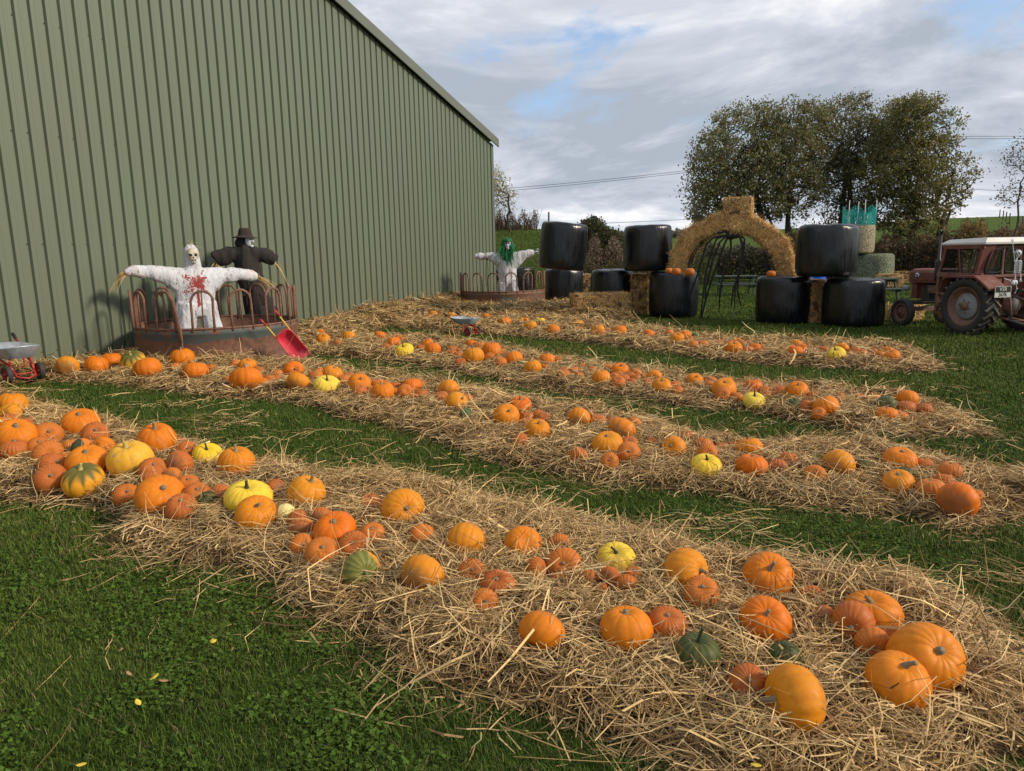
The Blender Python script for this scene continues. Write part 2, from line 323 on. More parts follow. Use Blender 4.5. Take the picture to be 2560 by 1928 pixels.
def pumpkin_mat(kind):
    g = G('rind_'+kind, .38); at_ = g.sep(g.attr()); rib, lat, lon = at_[0], at_[1], at_[2]; r = g.rnd()
    _cx = g.node('ShaderNodeCombineXYZ'); _mu = g.math('MULTIPLY', r, 61.); g.set(_cx.inputs[0], _mu); g.set(_cx.inputs[1], _mu); _ad = g.node('ShaderNodeVectorMath', operation='ADD'); g.t.links.new(g.obj, _ad.inputs[0]); g.t.links.new(_cx.outputs[0], _ad.inputs[1]); g.obj = _ad.outputs[0]
    n1 = g.noise(5, 5, .6); n2 = g.noise(26, 4, .7); tgt = {
     'bright': ((.66,.145,.003), (.64,.250,.008), (.46,.105,.004)), 'dusty': ((.54,.148,.008), (.40,.090,.010), (.46,.17,.03)), 'yellow': ((.80,.52,.022), (.80,.57,.07), (.55,.34,.02)),
     'cream': ((.80,.70,.33), (.76,.62,.22), (.6,.5,.2)), 'green': ((.042,.056,.013), (.065,.078,.018), (.020,.028,.010)), 'striped': ((.10,.12,.025), (.15,.155,.03), (.035,.055,.018)),
     'greentop': ((.78,.33,.018), (.66,.36,.03), (.40,.22,.02)), 'patch': ((.68,.18,.02), (.6,.2,.03), (.5,.15,.02)), 'greenyellow': ((.035,.085,.025), (.05,.11,.03), (.02,.05,.02)), 'mottled': ((.78,.36,.02), (.70,.42,.04), (.55,.25,.02))}[kind]
    c = g.mix(r, tgt[0], tgt[1]); c = g.mix(g.math('MULTIPLY', g.mr(n1, .4, .75), .45), c, tgt[2])
    groove = {'bright': .6, 'dusty': .55, 'yellow': .5, 'cream': .3, 'green': .6, 'striped': .9, 'greentop': .5, 'patch': .4, 'greenyellow': .4, 'mottled': .4}[kind]
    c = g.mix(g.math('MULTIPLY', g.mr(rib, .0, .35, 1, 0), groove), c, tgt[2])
    if kind in ('bright', 'dusty', 'mottled'):
        c = g.mix(g.math('MULTIPLY', g.mr(n2, .66, .76), .5), c, (.40,.20,.08))
    if kind == 'dusty': c = g.mix(g.math('MULTIPLY', g.mr(g.noise(3.3, 3), .35, .7), .12), c, (.55,.26,.14))
    if kind == 'greentop': c = g.mix(g.math('MULTIPLY', g.mr(g.math('ADD', lat, g.math('MULTIPLY', g.math('SUBTRACT', 1., rib), .35)), .75, .95), .9), c, (.06,.085,.02)); c = g.mix(g.mr(g.math('ADD', lat, g.math('MULTIPLY', n1, .2)), .25, .38, .7, 0), c, (.07,.09,.02))
    if kind == 'patch': c = g.mix(g.mr(g.math('ADD', lon, g.math('MULTIPLY', n1, .25)), .74, .80), c, (.045,.055,.022))
    if kind == 'greenyellow': c = g.mix(g.mr(g.math('ADD', lon, g.math('MULTIPLY', n1, .2)), .68, .78), c, (.72,.55,.04))
    if kind == 'striped': c = g.mix(g.math('MULTIPLY', g.mr(rib, .80, 1.), .6), c, (.30,.26,.05)); c = g.mix(g.mr(g.math('ADD', lon, g.math('MULTIPLY', n1, .35)), .98, 1.06), c, (.72,.27,.03)); c = g.mix(g.math('MULTIPLY', g.mr(n2, .55, .7), .4), c, (.5,.33,.08))
    if kind == 'green': c = g.mix(g.math('MULTIPLY', g.mr(rib, .80, 1.), .55), c, (.12,.13,.035)); c = g.mix(g.math('MULTIPLY', g.mr(g.noise(55, 3, .7), .6, .7), .45), c, (.22,.22,.06)); c = g.mix(g.mr(g.noise(7, 3), .71, .74), c, (.60,.25,.03))
    if kind == 'mottled': c = g.mix(g.mr(g.math('ADD', n1, g.math('MULTIPLY', n2, .4)), .78, .86), c, (.42,.26,.15))
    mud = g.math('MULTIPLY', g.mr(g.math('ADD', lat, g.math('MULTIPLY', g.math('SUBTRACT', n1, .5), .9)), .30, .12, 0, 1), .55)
    if kind in ('bright', 'dusty', 'mottled', 'yellow'):
        c = g.mix(g.math('MULTIPLY', g.mr(g.noise(2.1, 6, .7, dist=.8), .64, .70), .55), c, (.50,.30,.15)); c = g.mix(g.math('MULTIPLY', g.mr(g.noise(70, 2, .5), .70, .74), .7), c, (.22,.11,.05))
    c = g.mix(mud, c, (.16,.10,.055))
    g.color(c); g.b.inputs['Subsurface Weight'].default_value = .06; g.b.inputs['Subsurface Radius'].default_value = (.03, .01, .004)
    g.set(g.b.inputs['Roughness'], g.mr(n1, .3, .7, .42, .66)); g.b.inputs['Specular IOR Level'].default_value = .24; g.bump(n2, .12, .004); return g.m
#@@SETTING
# ------------------------------------------------------------------ ground
def gh(x, y):
    x = np.asarray(x, float); y = np.asarray(y, float)
    az = np.degrees(np.arctan2(x, np.maximum(y, .1)))
    bank = 2.75*sstep(y, 25.5, 34)*(1-sstep(x, 2.0, 8.5))
    A = 3.4+2.9*sstep(az, 5, 36)
    hill = A*sstep(y, 46, 120)
    return bank+hill+.35*(VNA.fbm(x/14, y/14, 3)-.5)*sstep(y, 24, 34)
gx = np.concatenate([-np.geomspace(1500, 42, 22), np.arange(-40, 60, .8), np.geomspace(62, 1500, 24)])
gy = np.concatenate([[-200, -60, -20, -8], np.arange(-4, 60, .8), np.geomspace(61, 2500, 34)])
X, Y = np.meshgrid(gx, gy, indexing='ij'); Z = gh(X, Y); nx, ny = X.shape
idx = np.arange(nx*ny).reshape(nx, ny); q = np.stack([idx[:-1, :-1], idx[1:, :-1], idx[1:, 1:], idx[:-1, 1:]], -1).reshape(-1, 4)
me = raw_mesh('ground', np.stack([X, Y, Z], -1), q, np.full(len(q), 4), [M_TURF], smooth=True)
ground = link('ground', me); tag(ground, kind='structure')

# ------------------------------------------------------------------ barn
WA = rad(26.5); WD = Vector((math.sin(WA), math.cos(WA), 0)); WN = Vector((math.cos(WA), -math.sin(WA), 0)); WN0 = -11.77
S1 = 22.5; SR = 10.0; S0 = SR-12.5
def roofz(s): return 5.37+(min(S1-s, s-S0 if s < SR else 99, ))*.281 if s >= SR else 5.37+(s-S0)*.281
def W(s, n, z): return tuple(WD*s+WN*(WN0+n)+Vector((0, 0, z)))
barn = thing('barn', tuple(WD*10+WN*WN0), 0, 'huge olive green corrugated metal barn wall with sloping roof edge', 'barn')
def bloc(vs): o = Vector(barn.location); return [tuple(Vector(v)-o) for v in vs]
mb = MB(); P_ = .2385; prof = []; s = 13.005-P_*int((13.005-S0)/P_)-P_
while s < S1-.1:
    prof += [(s-.030, .0, 0), (s-.016, -.046, 0), (s+.018, -.046, 0), (s+.037, .0, 0)]; prof += [(s+.10, .0, 0), (s+.105, .003, 0), (s+.145, .003, 0), (s+.15, 0., 0)]; s += P_
prof = [p for p in prof if S0 <= p[0] <= S1-.06]+[(S1-.05, 0, 0)]
vs = []; fs = []
for i, (s, n, _) in enumerate(prof):
    vs += [W(s, n, .12), W(s, n, roofz(s)+.02)]
    if i: fs.append((2*i-2, 2*i, 2*i+1, 2*i-1))
mb.add(bloc(vs), fs)
k = 0; s = 13.005-P_*int((13.005-4)/P_)
while s < S1-.3:
    for zr in (.30, 2.0, 3.69, 5.385, 7.05):
        if zr < roofz(s)-.1 and k % 3 != 1:
            c0 = Vector(bloc([W(s+.001, -.034, zr)])[0]); mb.ell(c0, (.012, .012, .012), 1, 6, 4)
    k += 1; s += P_
clad = mb.build('wall_cladding', [M_CLAD, M_SCREW], barn)
mb = MB(); vs = [W(S1-.16, .012, .10), W(S1, .012, .10), W(S1, .012, roofz(S1)), W(S1-.16, .012, roofz(S1-.16)), W(S1, -.16, .10), W(S1, -.16, roofz(S1))]
mb.add(bloc(vs), [(0, 1, 2, 3), (1, 4, 5, 2)]); mb.build('corner_flashing', M_TRIM, barn)
mb = MB()
for a, b in ((S1+.18, SR), (SR, S0-.18)):
    za, zb = (5.37-.18*.281, roofz(SR)) if a > SR else (roofz(SR), 5.37-.18*.281)
    ends = []
    for s_, z_ in ((a, za), (b, zb)): ends.append([W(s_, .14, z_), W(s_, .14, z_+.26), W(s_, -.02, z_+.29), W(s_, -.02, z_+.10), W(s_, .10, z_)])
    vs = ends[0]+ends[1]; mb.add(bloc(vs), [(i, (i+1) % 5, (i+1) % 5+5, i+5) for i in range(5)]+[(4, 3, 2, 1, 0), (5, 6, 7, 8, 9)])
mb.build('verge_flashing', M_TRIM, barn)
mb = MB(); e0 = 5.30
for a, b in ((S1+.16, SR), (S0-.16, SR)):
    zr = roofz(SR)+.24; vs = [W(a, -.02, e0+.22), W(b, -.02, zr), W(b, -40, zr), W(a, -40, e0+.22)]; mb.add(bloc(vs), [(0, 1, 2, 3)])
mb.build('roof', M_ROOF, barn)
mb = MB(); vs = [W(S1-.01, -.17, 0), W(S1-.01, -40, 0), W(S1-.01, -40, 5.4), W(S1-.01, -.17, 5.4)]; mb.add(bloc(vs), [(0, 1, 2, 3)])
vs = [W(S0, -.1, 0), W(S0, -40, 0), W(S0, -40, 5.4), W(S0, -.1, 5.4)]; mb.add(bloc(vs), [(0, 1, 2, 3)])
vs = [W(S0, -40, 0), W(S1, -40, 0), W(S1, -40, 5.4), W(SR, -40, roofz(SR)), W(S0, -40, 5.4)]; mb.add(bloc(vs), [(0, 1, 2, 3, 4)]); mb.build('rear_walls', M_CLAD, barn)
mb = MB(); vs = [W(S0, -.12, -.1), W(S1-.02, -.12, -.1), W(S1-.02, -.12, .3), W(S0, -.12, .3)]; mb.add(bloc(vs), [(0, 1, 2, 3)]); mb.build('plinth', M_DARKGAP, barn)
mb = MB(); c0 = Vector(bloc([W(S1+.13, -.3, 5.33)])[0]); mb.tube([c0, c0-WN*38], .07, 8); mb.build('gutter', M_TRIM, barn)

# ------------------------------------------------------------------ straw beds
ROWS = {
 'front': dict(b=[(-260,930),(-60,965),(0,985),(60,998),(150,1024),(300,1064),(450,1104),(560,1135),(700,1172),(800,1198),(1000,1200),(1200,1236),(1300,1258),(1450,1296),(1600,1338),(1750,1370),(1900,1418),(2050,1424),(2200,1440),(2350,1490),(2480,1512),(2530,1580),(2570,1680),(2680,1760),(2760,1900)],
   f=[(-260,1230),(-60,1240),(0,1247),(150,1262),(250,1268),(330,1306),(300,1352),(340,1385),(450,1412),(560,1432),(700,1466),(800,1545),(950,1600),(1050,1690),(1200,1740),(1350,1790),(1500,1820),(1600,1870),(1700,1940),(1850,2040),(2200,2060),(2400,1990),(2480,1925),(2570,1880),(2680,1850)], h=.19),
 'second': dict(b=[(-150,885),(-60,880),(100,880),(250,900),(330,888),(560,893),(640,903),(760,910),(860,922),(960,938),(1060,950),(1150,963),(1260,985),(1330,1003),(1500,1022),(1590,1040),(1650,1044),(1700,1068),(1750,1086),(1900,1113),(2000,1098),(2100,1108),(2230,1118),(2330,1138),(2430,1163),(2560,1180),(2700,1210)],
   f=[(-150,985),(-60,975),(60,960),(150,956),(250,957),(350,970),(470,984),(560,994),(700,1005),(800,1015),(850,1038),(960,1064),(1060,1090),(1150,1130),(1250,1163),(1350,1180),(1480,1200),(1650,1220),(1800,1240),(1900,1258),(2000,1270),(2150,1283),(2250,1288),(2330,1308),(2420,1338),(2560,1300),(2700,1300)], h=.12),
 'third': dict(b=[(745,815),(760,825),(900,836),(1000,843),(1100,848),(1180,850),(1250,866),(1350,883),(1450,903),(1560,914),(1650,924),(1750,944),(1850,953),(1980,958),(2080,963),(2150,978),(2250,988),(2350,1010),(2440,1050),(2470,1072)],
   f=[(745,880),(800,890),(950,900),(1050,910),(1120,925),(1200,940),(1300,965),(1400,985),(1500,990),(1600,995),(1700,1015),(1770,1025),(1850,1025),(1950,1045),(2080,1065),(2150,1080),(2280,1095),(2400,1088),(2470,1076)], h=.10),
 'far': dict(b=[(1050,760),(1150,768),(1230,775),(1340,785),(1420,794),(1450,800),(1560,812),(1650,824),(1750,838),(1850,845),(1950,850),(2100,855),(2200,860),(2270,870),(2330,893),(2350,912)],
   f=[(960,815),(1010,822),(1110,829),(1240,838),(1300,842),(1400,852),(1500,864),(1600,875),(1700,886),(1800,900),(1900,912),(2000,916),(2100,920),(2200,930),(2320,930),(2350,915)], h=.10),
 'wall': dict(b=[(735,815),(770,803),(812,812),(876,803),(935,775),(1000,768),(1060,750),(1140,752),(1230,768),(1290,768),(1350,762),(1450,765),(1460,778),(1580,788),(1600,797)],
   f=[(735,880),(800,868),(870,846),(960,820),(1010,816),(1050,806),(1120,800),(1200,797),(1300,796),(1400,800),(1500,803),(1590,800)], h=.20),
}
GX0, GX1, GY0, GY1, GS = -9.5, 10.5, 1.0, 26.0, .04
ax = np.arange(GX0, GX1, GS); ay = np.arange(GY0, GY1, GS); AX, AY = np.meshgrid(ax, ay, indexing='ij')
def poly_sd(poly, PX, PY):
    n = len(poly); ins = np.zeros(PX.shape, bool); d = np.full(PX.shape, 1e9)
    for i in range(n):
        x0, y0 = poly[i]; x1, y1 = poly[(i+1) % n]
        c = ((y0 > PY) != (y1 > PY)); xi = (x1-x0)*(PY-y0)/((y1-y0) if y1 != y0 else 1e-9)+x0; ins ^= c & (PX < xi)
        ex, ey = x1-x0, y1-y0; t = np.clip(((PX-x0)*ex+(PY-y0)*ey)/(ex*ex+ey*ey+1e-12), 0, 1)
        d = np.minimum(d, (PX-x0-t*ex)**2+(PY-y0-t*ey)**2)
    return np.where(ins, 1, -1)*np.sqrt(d)
BED = {}; TOT = np.zeros_like(AX); SDALL = np.full(AX.shape, -9.0)
wob = .16*(VNA.fbm(AX*1.6, AY*1.6, 3)-.5)+.10*(VNB.fbm(AX*6, AY*6, 2)-.5)
for nm, r in ROWS.items():
    poly = [gp(x, y, .07)[:2] for x, y in r['b']]+[gp(x, y, .01)[:2] for x, y in reversed(r['f'])]
    sdf = poly_sd(poly, AX, AY)+wob
    hh = r['h']*(1-np.exp(-np.maximum(sdf, 0)/.22))
    hh = hh*(.55+.95*VNC.fbm(AX*2.4+3, AY*2.4, 3)) + (.07*(VNB.fbm(AX*6.5, AY*6.5, 3)-.5) + .10*np.maximum(0, 1-np.abs(VNA.fbm(AX*1.9+9, AY*1.9, 2)-.5)*9)*(.4+.6*VNB(AX*1.1, AY*1.1)))*sstep(sdf, 0, .25)
    if nm == 'wall':
        nd = (AX*WN.x+AY*WN.y)-WN0; hh += .26*np.exp(-np.maximum(nd, 0)/.7)*sstep(sdf, 0, .35)*sstep(AX*WD.x+AY*WD.y, 12.5, 15.5)
    BED[nm] = [sdf, hh, .80*r['h']*(1-np.exp(-np.maximum(sdf, 0)/.22))]; TOT = np.maximum(TOT, np.where(sdf > 0, hh, 0)); SDALL = np.maximum(SDALL, sdf)
def samp(A, x, y):
    i = (np.asarray(x)-GX0)/GS; j = (np.asarray(y)-GY0)/GS; i = np.clip(i, 0, A.shape[0]-2.001); j = np.clip(j, 0, A.shape[1]-2.001)
    a = i.astype(int); b = j.astype(int); u = i-a; v = j-b
    return (A[a, b]*(1-u)+A[a+1, b]*u)*(1-v)+(A[a, b+1]*(1-u)+A[a+1, b+1]*u)*v
# ------------------------------------------------------------------ pumpkins
# x, y, width (photo pixels), kind, [stem direction across, up, (1 = away)]
PR = {}
PR['front'] = '''29 1008 72 O;25 1034 55 O -.6 .1;27 1046 38 R;3 1055 34 R;75 1053 33 R;58 1062 45 R;41 1089 95 O .05 .75;38 1123 62 R;120 1084 64 R .1 .35;203 1055 86 O -.1 .8;240 1084 63 R 0 .5;156 1046 22 R;97 1115 55 R .05 .7;119 1132 68 Rx .15 .1;180 1115 48 R;209 1122 56 M .6 .15;259 1119 58 O -.7 .35;168 1144 38 R;217 1154 96 O 0 .8;132 1161 64 R .4 .3;128 1193 71 R 0 .3;207 1197 93 V -.05 .85;325 1147 101 W -.15 .85;394 1098 92 O -.1 .85;334 1103 24 R;449 1106 34 R;466 1125 48 R .2 .3;383 1173 70 R .1 .6;449 1158 70 R .8 .1 1;384 1199 56 R;432 1190 48 R .5 .3 1;471 1211 54 R 0 .7;317 1236 63 R .1 .4;402 1235 112 O .2 .5;494 1233 65 R 0 .6;452 1265 74 R .05 .7;518 1134 72 Y 0 .75;592 1156 89 O 0 .9;518 1250 50 G -.3 .7;554 1234 52 R .5 .5 1;619 1240 112 Y 0 .85;640 1280 96 O .1 .6;690 1222 53 R -.7 .2 1;766 1230 91 O .35 .8;714 1282 49 C -.3 -.7;745 1298 52 R .3 .6 1;756 1319 61 R .3 .5 1;805 1293 52 R .4 .4 1;839 1322 104 O -.1 .65;757 1362 63 R .1 .2;807 1379 83 R 0 .55;882 1361 74 R -.05 .3;930 1335 64 R 0 .65;903 1422 93 S .3 -.1;925 1253 50 R .1 .7;933 1275 48 R 0 .65;962 1258 34 R;1008 1268 100 O .25 .05;1044 1248 30 R;1057 1337 62 Rx .05 .5;1168 1350 95 O -.3 -.8;1308 1357 91 Ox .15 .3;1400 1360 59 R 0 .8 1;1409 1405 81 R -.05 .05;1341 1422 60 R .85 0;1396 1448 44 R;1057 1436 108 O .6 .5 1;1180 1428 68 R 0 .3;1247 1461 88 R -.2 .6;1211 1507 76 R .1 .25;1355 1576 118 O -.5 -.75;1474 1445 44 R 0 .8 1;1528 1444 58 R .6 .4 1;1585 1438 50 R 0 .7;1568 1461 54 R 0 .6 1;1504 1471 34 R;1543 1394 93 Y -.1 .6;1714 1424 114 O .8 .15;1755 1481 92 R 0 .6;1919 1440 120 O .1 .5;1911 1547 124 O .1 .4;1566 1569 126 O -.05 .85;1667 1554 92 R .05 .65;1746 1633 112 G 0 .75;1965 1640 80 G -.35 .6;1869 1702 87 R .1 .2;1986 1739 160 O -.85 -.2;2026 1488 56 R .2 -.6;2059 1542 60 R .5 -.3 1;2178 1530 128 O -.1 .7;2131 1552 102 R -.05 -.3;2179 1605 84 R .1 -.4;2221 1583 64 Rx -.2 .5;2309 1639 175 O .45 .4;2243 1697 155 O .25 .72'''
PR['second'] = '''170 915 52 O .2 .4 1;241 911 55 O;279 900 49 O;333 902 58 V -.2 .8;369 919 65 O;457 894 55 O;489 926 60 O;525 921 27 R;438 919 30 R;586 914 31 R -.8 .4;619 915 44 O;615 945 76 O;648 926 28 R;571 948 22 R;695 935 29 R;674 948 30 R;655 956 32 R;692 946 24 R;734 923 49 O .2 .2;747 956 57 O .4 .7 1;789 939 38 R;796 929 28 R;832 933 49 O;817 960 60 Y .1 .8;860 949 32 R;873 941 30 R;899 957 56 O .2 .6;899 979 40 R;927 973 26 R;957 979 60 O;945 961 36 R;960 957 22 R;986 966 30 R;1013 979 41 Rx .15 .3;1030 963 52 O;1055 960 25 R;1054 984 36 R;1037 993 24 R;986 980 24 R;1121 973 54 O .2 .8 1;1102 990 38 R;1143 1005 58 O .6 .5;1164 996 38 R;1166 1036 38 H .9 .1;1301 1012 56 O 0 .85;1266 1040 65 O .2 .6;1316 1043 36 R;1345 1037 34 R;1318 1056 38 R;1360 1046 36 R .1 .8;1346 1074 63 O 0 .8;1300 1101 40 R .5 0;1446 1044 60 O .2 .7 1;1478 1040 26 R;1495 1051 40 R;1536 1054 34 R;1555 1073 65 O .4 .6 1;1585 1061 40 R 0 .1;1517 1107 73 O 0 .8;1575 1110 46 R 0 .7;1571 1131 57 R .1 .25;1524 1154 49 R 0 .3;1445 1139 47 R 0 -.6;1628 1106 30 R;1684 1118 62 O -.3 .3;1718 1091 38 R;1758 1111 48 R;1768 1132 54 R .1 .1;1766 1161 76 Y .05 .8;1807 1119 34 R;1832 1115 28 R;1872 1118 66 O;1919 1122 32 R;1880 1162 76 O;1944 1166 47 R 0 .7 1;1972 1148 45 R;2036 1184 52 R 0 .3;2096 1157 77 O .5 .6 1;2157 1162 42 G;2251 1147 74 O .1 .85;2311 1161 44 R;2263 1185 42 G;2246 1204 74 O -.1 .8;2375 1179 60 R;2360 1201 48 R;2327 1219 66 R;2394 1247 96 O .4 .5 1;2434 1238 44 R'''
PR['third'] = '''772 835 30 O;795 836 34 O;809 849 34 O -.1 .8;844 857 23 R;872 841 34 O;950 841 33 O;984 856 36 O;1000 846 28 R;966 867 24 R;1011 875 45 Y -.2 .85;1051 871 24 R;1068 859 32 O;1080 872 42 O;1046 857 16 G;1132 873 24 R;1130 883 24 R;1150 878 20 R;1146 888 24 R;1150 905 29 R;1184 888 54 O;1178 862 32 O;1197 865 33 R;1230 875 48 O;1222 891 27 R;1254 877 18 R;1284 895 46 O;1300 886 22 R;1264 885 18 R;1252 905 32 R;1302 909 20 H .6 .1;1331 918 46 O;1362 919 24 R;1368 898 38 O;1394 900 24 R;1420 899 17 R;1414 926 26 R;1408 935 34 R;1434 927 26 R;1447 938 26 R;1456 916 20 R;1480 924 23 R;1520 918 23 R;1504 943 46 O;1550 924 44 O .1 .8;1533 941 23 R;1545 934 22 R;1559 946 31 R;1545 955 38 R 0 .7;1574 940 26 R;1590 932 31 R;1591 945 27 R;1580 955 24 R;1610 941 20 R;1636 941 38 O -.1 0;1617 955 27 R;1661 935 20 R;1655 963 46 O 0 .8;1689 963 27 R;1693 977 31 R;1737 949 40 O .2 .7;1778 952 29 R;1777 963 28 R;1818 955 30 O;1810 970 60 O .1 .8;1806 986 38 R .1 .2;1841 991 32 R;1846 963 24 R;1884 964 42 O;1885 1000 56 Y .05 .85;1911 974 32 R;1914 985 27 R;1881 979 22 R;1939 967 22 R;1952 977 38 R;1994 975 52 O 0 .8;1966 968 18 R;2033 988 28 R;1984 1011 34 G;2016 1018 37 R .6 .2;2046 1034 36 R 0 .5;2063 1015 62 O;2099 992 27 R;2100 1000 26 R;2022 998 22 R;2146 1002 22 R;2149 992 26 R;2165 997 24 R;2186 993 30 R;2213 1013 48 G .2 0;2268 997 52 O;2265 1018 43 R;2310 1022 38 R;2216 1035 50 O;2251 1039 38 R'''
PR['far'] = '''1006 781 23 O;1026 780 20 O;1047 787 25 O;1083 785 24 O;1074 792 18 O;1129 789 22 O;1215 791 22 O;1242 798 13 R;1263 803 31 O;1282 802 14 R;1305 802 20 O;1315 802 20 O;1326 814 33 O;1350 803 27 Y;1360 800 15 O;1383 824 33 O;1371 810 14 R;1396 811 16 R;1447 809 27 O;1469 814 16 R;1446 823 18 R;1497 823 30 O;1495 815 20 R;1481 832 15 R;1502 832 24 R;1520 826 17 R;1551 827 33 O;1577 828 15 R;1599 827 12 R;1623 834 30 O;1675 834 24 O;1694 846 35 O 0 .85;1712 838 32 O;1723 850 24 R;1732 861 28 R;1759 860 26 R;1738 841 20 H .6 .1;1797 857 23 R;1835 869 41 O .05 .8;1843 855 26 O;1854 860 24 R;1870 858 20 R;1870 874 24 R;1888 869 28 O;1896 877 21 R;1912 874 20 R;1987 878 38 O;2005 870 30 O;1990 861 32 O;2022 871 16 R;2010 883 16 R;2040 881 18 R;2054 882 15 R;2060 874 24 R;2044 869 15 R;2089 883 45 Y -.1 .8;2105 871 34 O .3 .7 1;2131 883 20 R;2138 877 25 R;2155 882 26 R;2183 880 22 R;2196 887 26 R;2220 877 26 O;2229 890 38 O;2208 871 15 R'''
KIND = {'O': 'bright', 'R': 'dusty', 'Y': 'yellow', 'C': 'cream', 'G': 'green', 'S': 'striped', 'V': 'greentop', 'W': 'mottled', 'M': 'patch', 'H': 'greenyellow'}
SQ = {'O': .84, 'R': .80, 'Y': .68, 'C': .9, 'G': .84, 'S': .92, 'V': .82, 'W': .86, 'M': .8, 'H': .8}
M_PUMP = {k: pumpkin_mat(v) for k, v in KIND.items()}
M_STEM = mat('dry_stem', (.40,.33,.20), .85, var=.6, vscale=60, col2=(.13,.11,.07), bump=.5, bscale=120)
M_STEMG = mat('green_stem', (.045,.075,.03), .7, var=.5, vscale=60, bump=.4, bscale=120)
M_STEMY = mat('pale_stem', (.50,.42,.14), .7, var=.3, vscale=60)
M_SCAR = mat('stem_scar', (.46,.40,.32), .8, var=.4, vscale=90)
def pump_mesh(k, v):
    r = np.random.default_rng(100+v*13+ord(k)); kind = k
    nr = {'O': 13, 'R': 19, 'Y': 15, 'C': 10, 'G': 14, 'S': 14, 'V': 11, 'W': 12, 'M': 13, 'H': 12}[k]+(v % 3 if k in 'OR' else 0)
    depth = {'O': .030, 'R': .050, 'Y': .055, 'C': .035, 'G': .03, 'S': .03, 'V': .05, 'W': .035, 'M': .03, 'H': .03}[k]*(.7+.6*r.random())
    nt_, npz = nr*6, 26; th = np.arange(nt_)/nt_*2*np.pi; ph = np.linspace(.03, np.pi-.03, npz)
    amp = 1+(r.random(nr)-.5)*.9
    thw = th+.10*np.sin(th*2+r.random()*6)+.06*np.sin(th*3+r.random()*6)
    cell = (thw*nr/2/np.pi); fr = cell-np.floor(cell); ci = np.floor(cell).astype(int) % nr
    rib = np.abs(np.sin(np.pi*fr))**.42; a = amp[ci]*.5+amp[(ci+1) % nr]*.5
    T, P = np.meshgrid(th, ph); RB = np.tile(rib, (npz, 1)); AM = np.tile(a, (npz, 1))
    rho = np.sin(P)**.88*(1-depth*AM*(1-RB)*np.sin(P)**.5*1.3)
    z = SQ[k]*np.cos(P)
    if k == 'Y' and v == 0: pass
    z -= np.where(z > 0, 1, -.4)*.17*np.exp(-(rho/.30)**2); z -= .03*(1-RB)*np.exp(-((rho-.45)/.3)**2)*(z > 0)
    lop = 1+.05*(r.random()-.5)*2*np.cos(T+r.random()*6)+.03*np.cos(2*T+r.random()*6); rho = rho*lop
    z = z*(1+.06*(r.random()-.5)*np.cos(T+r.random()*6)*np.sin(P))
    x = rho*np.cos(T)+.05*(r.random()-.5)*z; y = rho*np.sin(T)
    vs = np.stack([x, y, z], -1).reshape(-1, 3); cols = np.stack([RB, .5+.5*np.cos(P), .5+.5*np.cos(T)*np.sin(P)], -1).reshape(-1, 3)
    idx = np.arange(nt_*npz).reshape(npz, nt_); q = np.stack([idx[:-1], idx[1:], np.roll(idx[1:], -1, 1), np.roll(idx[:-1], -1, 1)], -1).reshape(-1, 4)
    loops = np.concatenate([q.ravel(), idx[0], idx[-1][::-1]]); tot = np.concatenate([np.full(len(q), 4), [nt_, nt_]])
    return raw_mesh('pumpkin', vs, loops, tot, [M_PUMP[k]], cols, True)
def stem_mesh(v, m, long=1.0, thick=1.0):
    r = random.Random(v); mb = MB(); n = 6; bx, by = r.uniform(-.12, .12)*long, r.uniform(-.12, .12)*long; pts = []; rr = []
    for i in range(n):
        t = i/(n-1); pts.append((bx*t*t, by*t*t, -.05+(.08+.22*long)*t)); rr.append((.105*(1-t)**2.5+.052+.014*(t > .8))*thick)
    mb.tube(pts, rr, 10)
    for i, vv in enumerate(mb.v): pass
    o = mb.build('stem', m); me = o.data; bpy.data.objects.remove(o); return me
PM = {k: [pump_mesh(k, v) for v in range({'O': 5, 'R': 5}.get(k, 2))] for k in KIND}
SM = {'dry': [stem_mesh(i, M_STEM, 1.0+.25*(i-1), 1.0) for i in range(4)], 'short': [stem_mesh(10+i, M_STEM, .35, 1.45) for i in range(3)], 'green': [stem_mesh(20+i, M_STEMG, 1.5, .85) for i in range(2)], 'pale': [stem_mesh(30, M_STEMY, 1.2, 1.0)], 'scar': []}
_mb = MB(); _mb.lathe([(0, -.02), (.05, -.025), (.085, .0), (.07, .012), (.0, .0)], 14); _o = _mb.build('stem_scar', M_SCAR); SM['scar'] = [_o.data]; bpy.data.objects.remove(_o)
ORD = ['first','second','third','fourth','fifth','sixth','seventh','eighth','ninth','tenth','eleventh','twelfth','thirteenth','fourteenth','fifteenth','sixteenth','seventeenth','eighteenth','nineteenth','twentieth','twenty-first','twenty-second','twenty-third','twenty-fourth','twenty-fifth','twenty-sixth','twenty-seventh','twenty-eighth','twenty-ninth','thirtieth']+['thirty-'+str(i) for i in range(31, 80)]
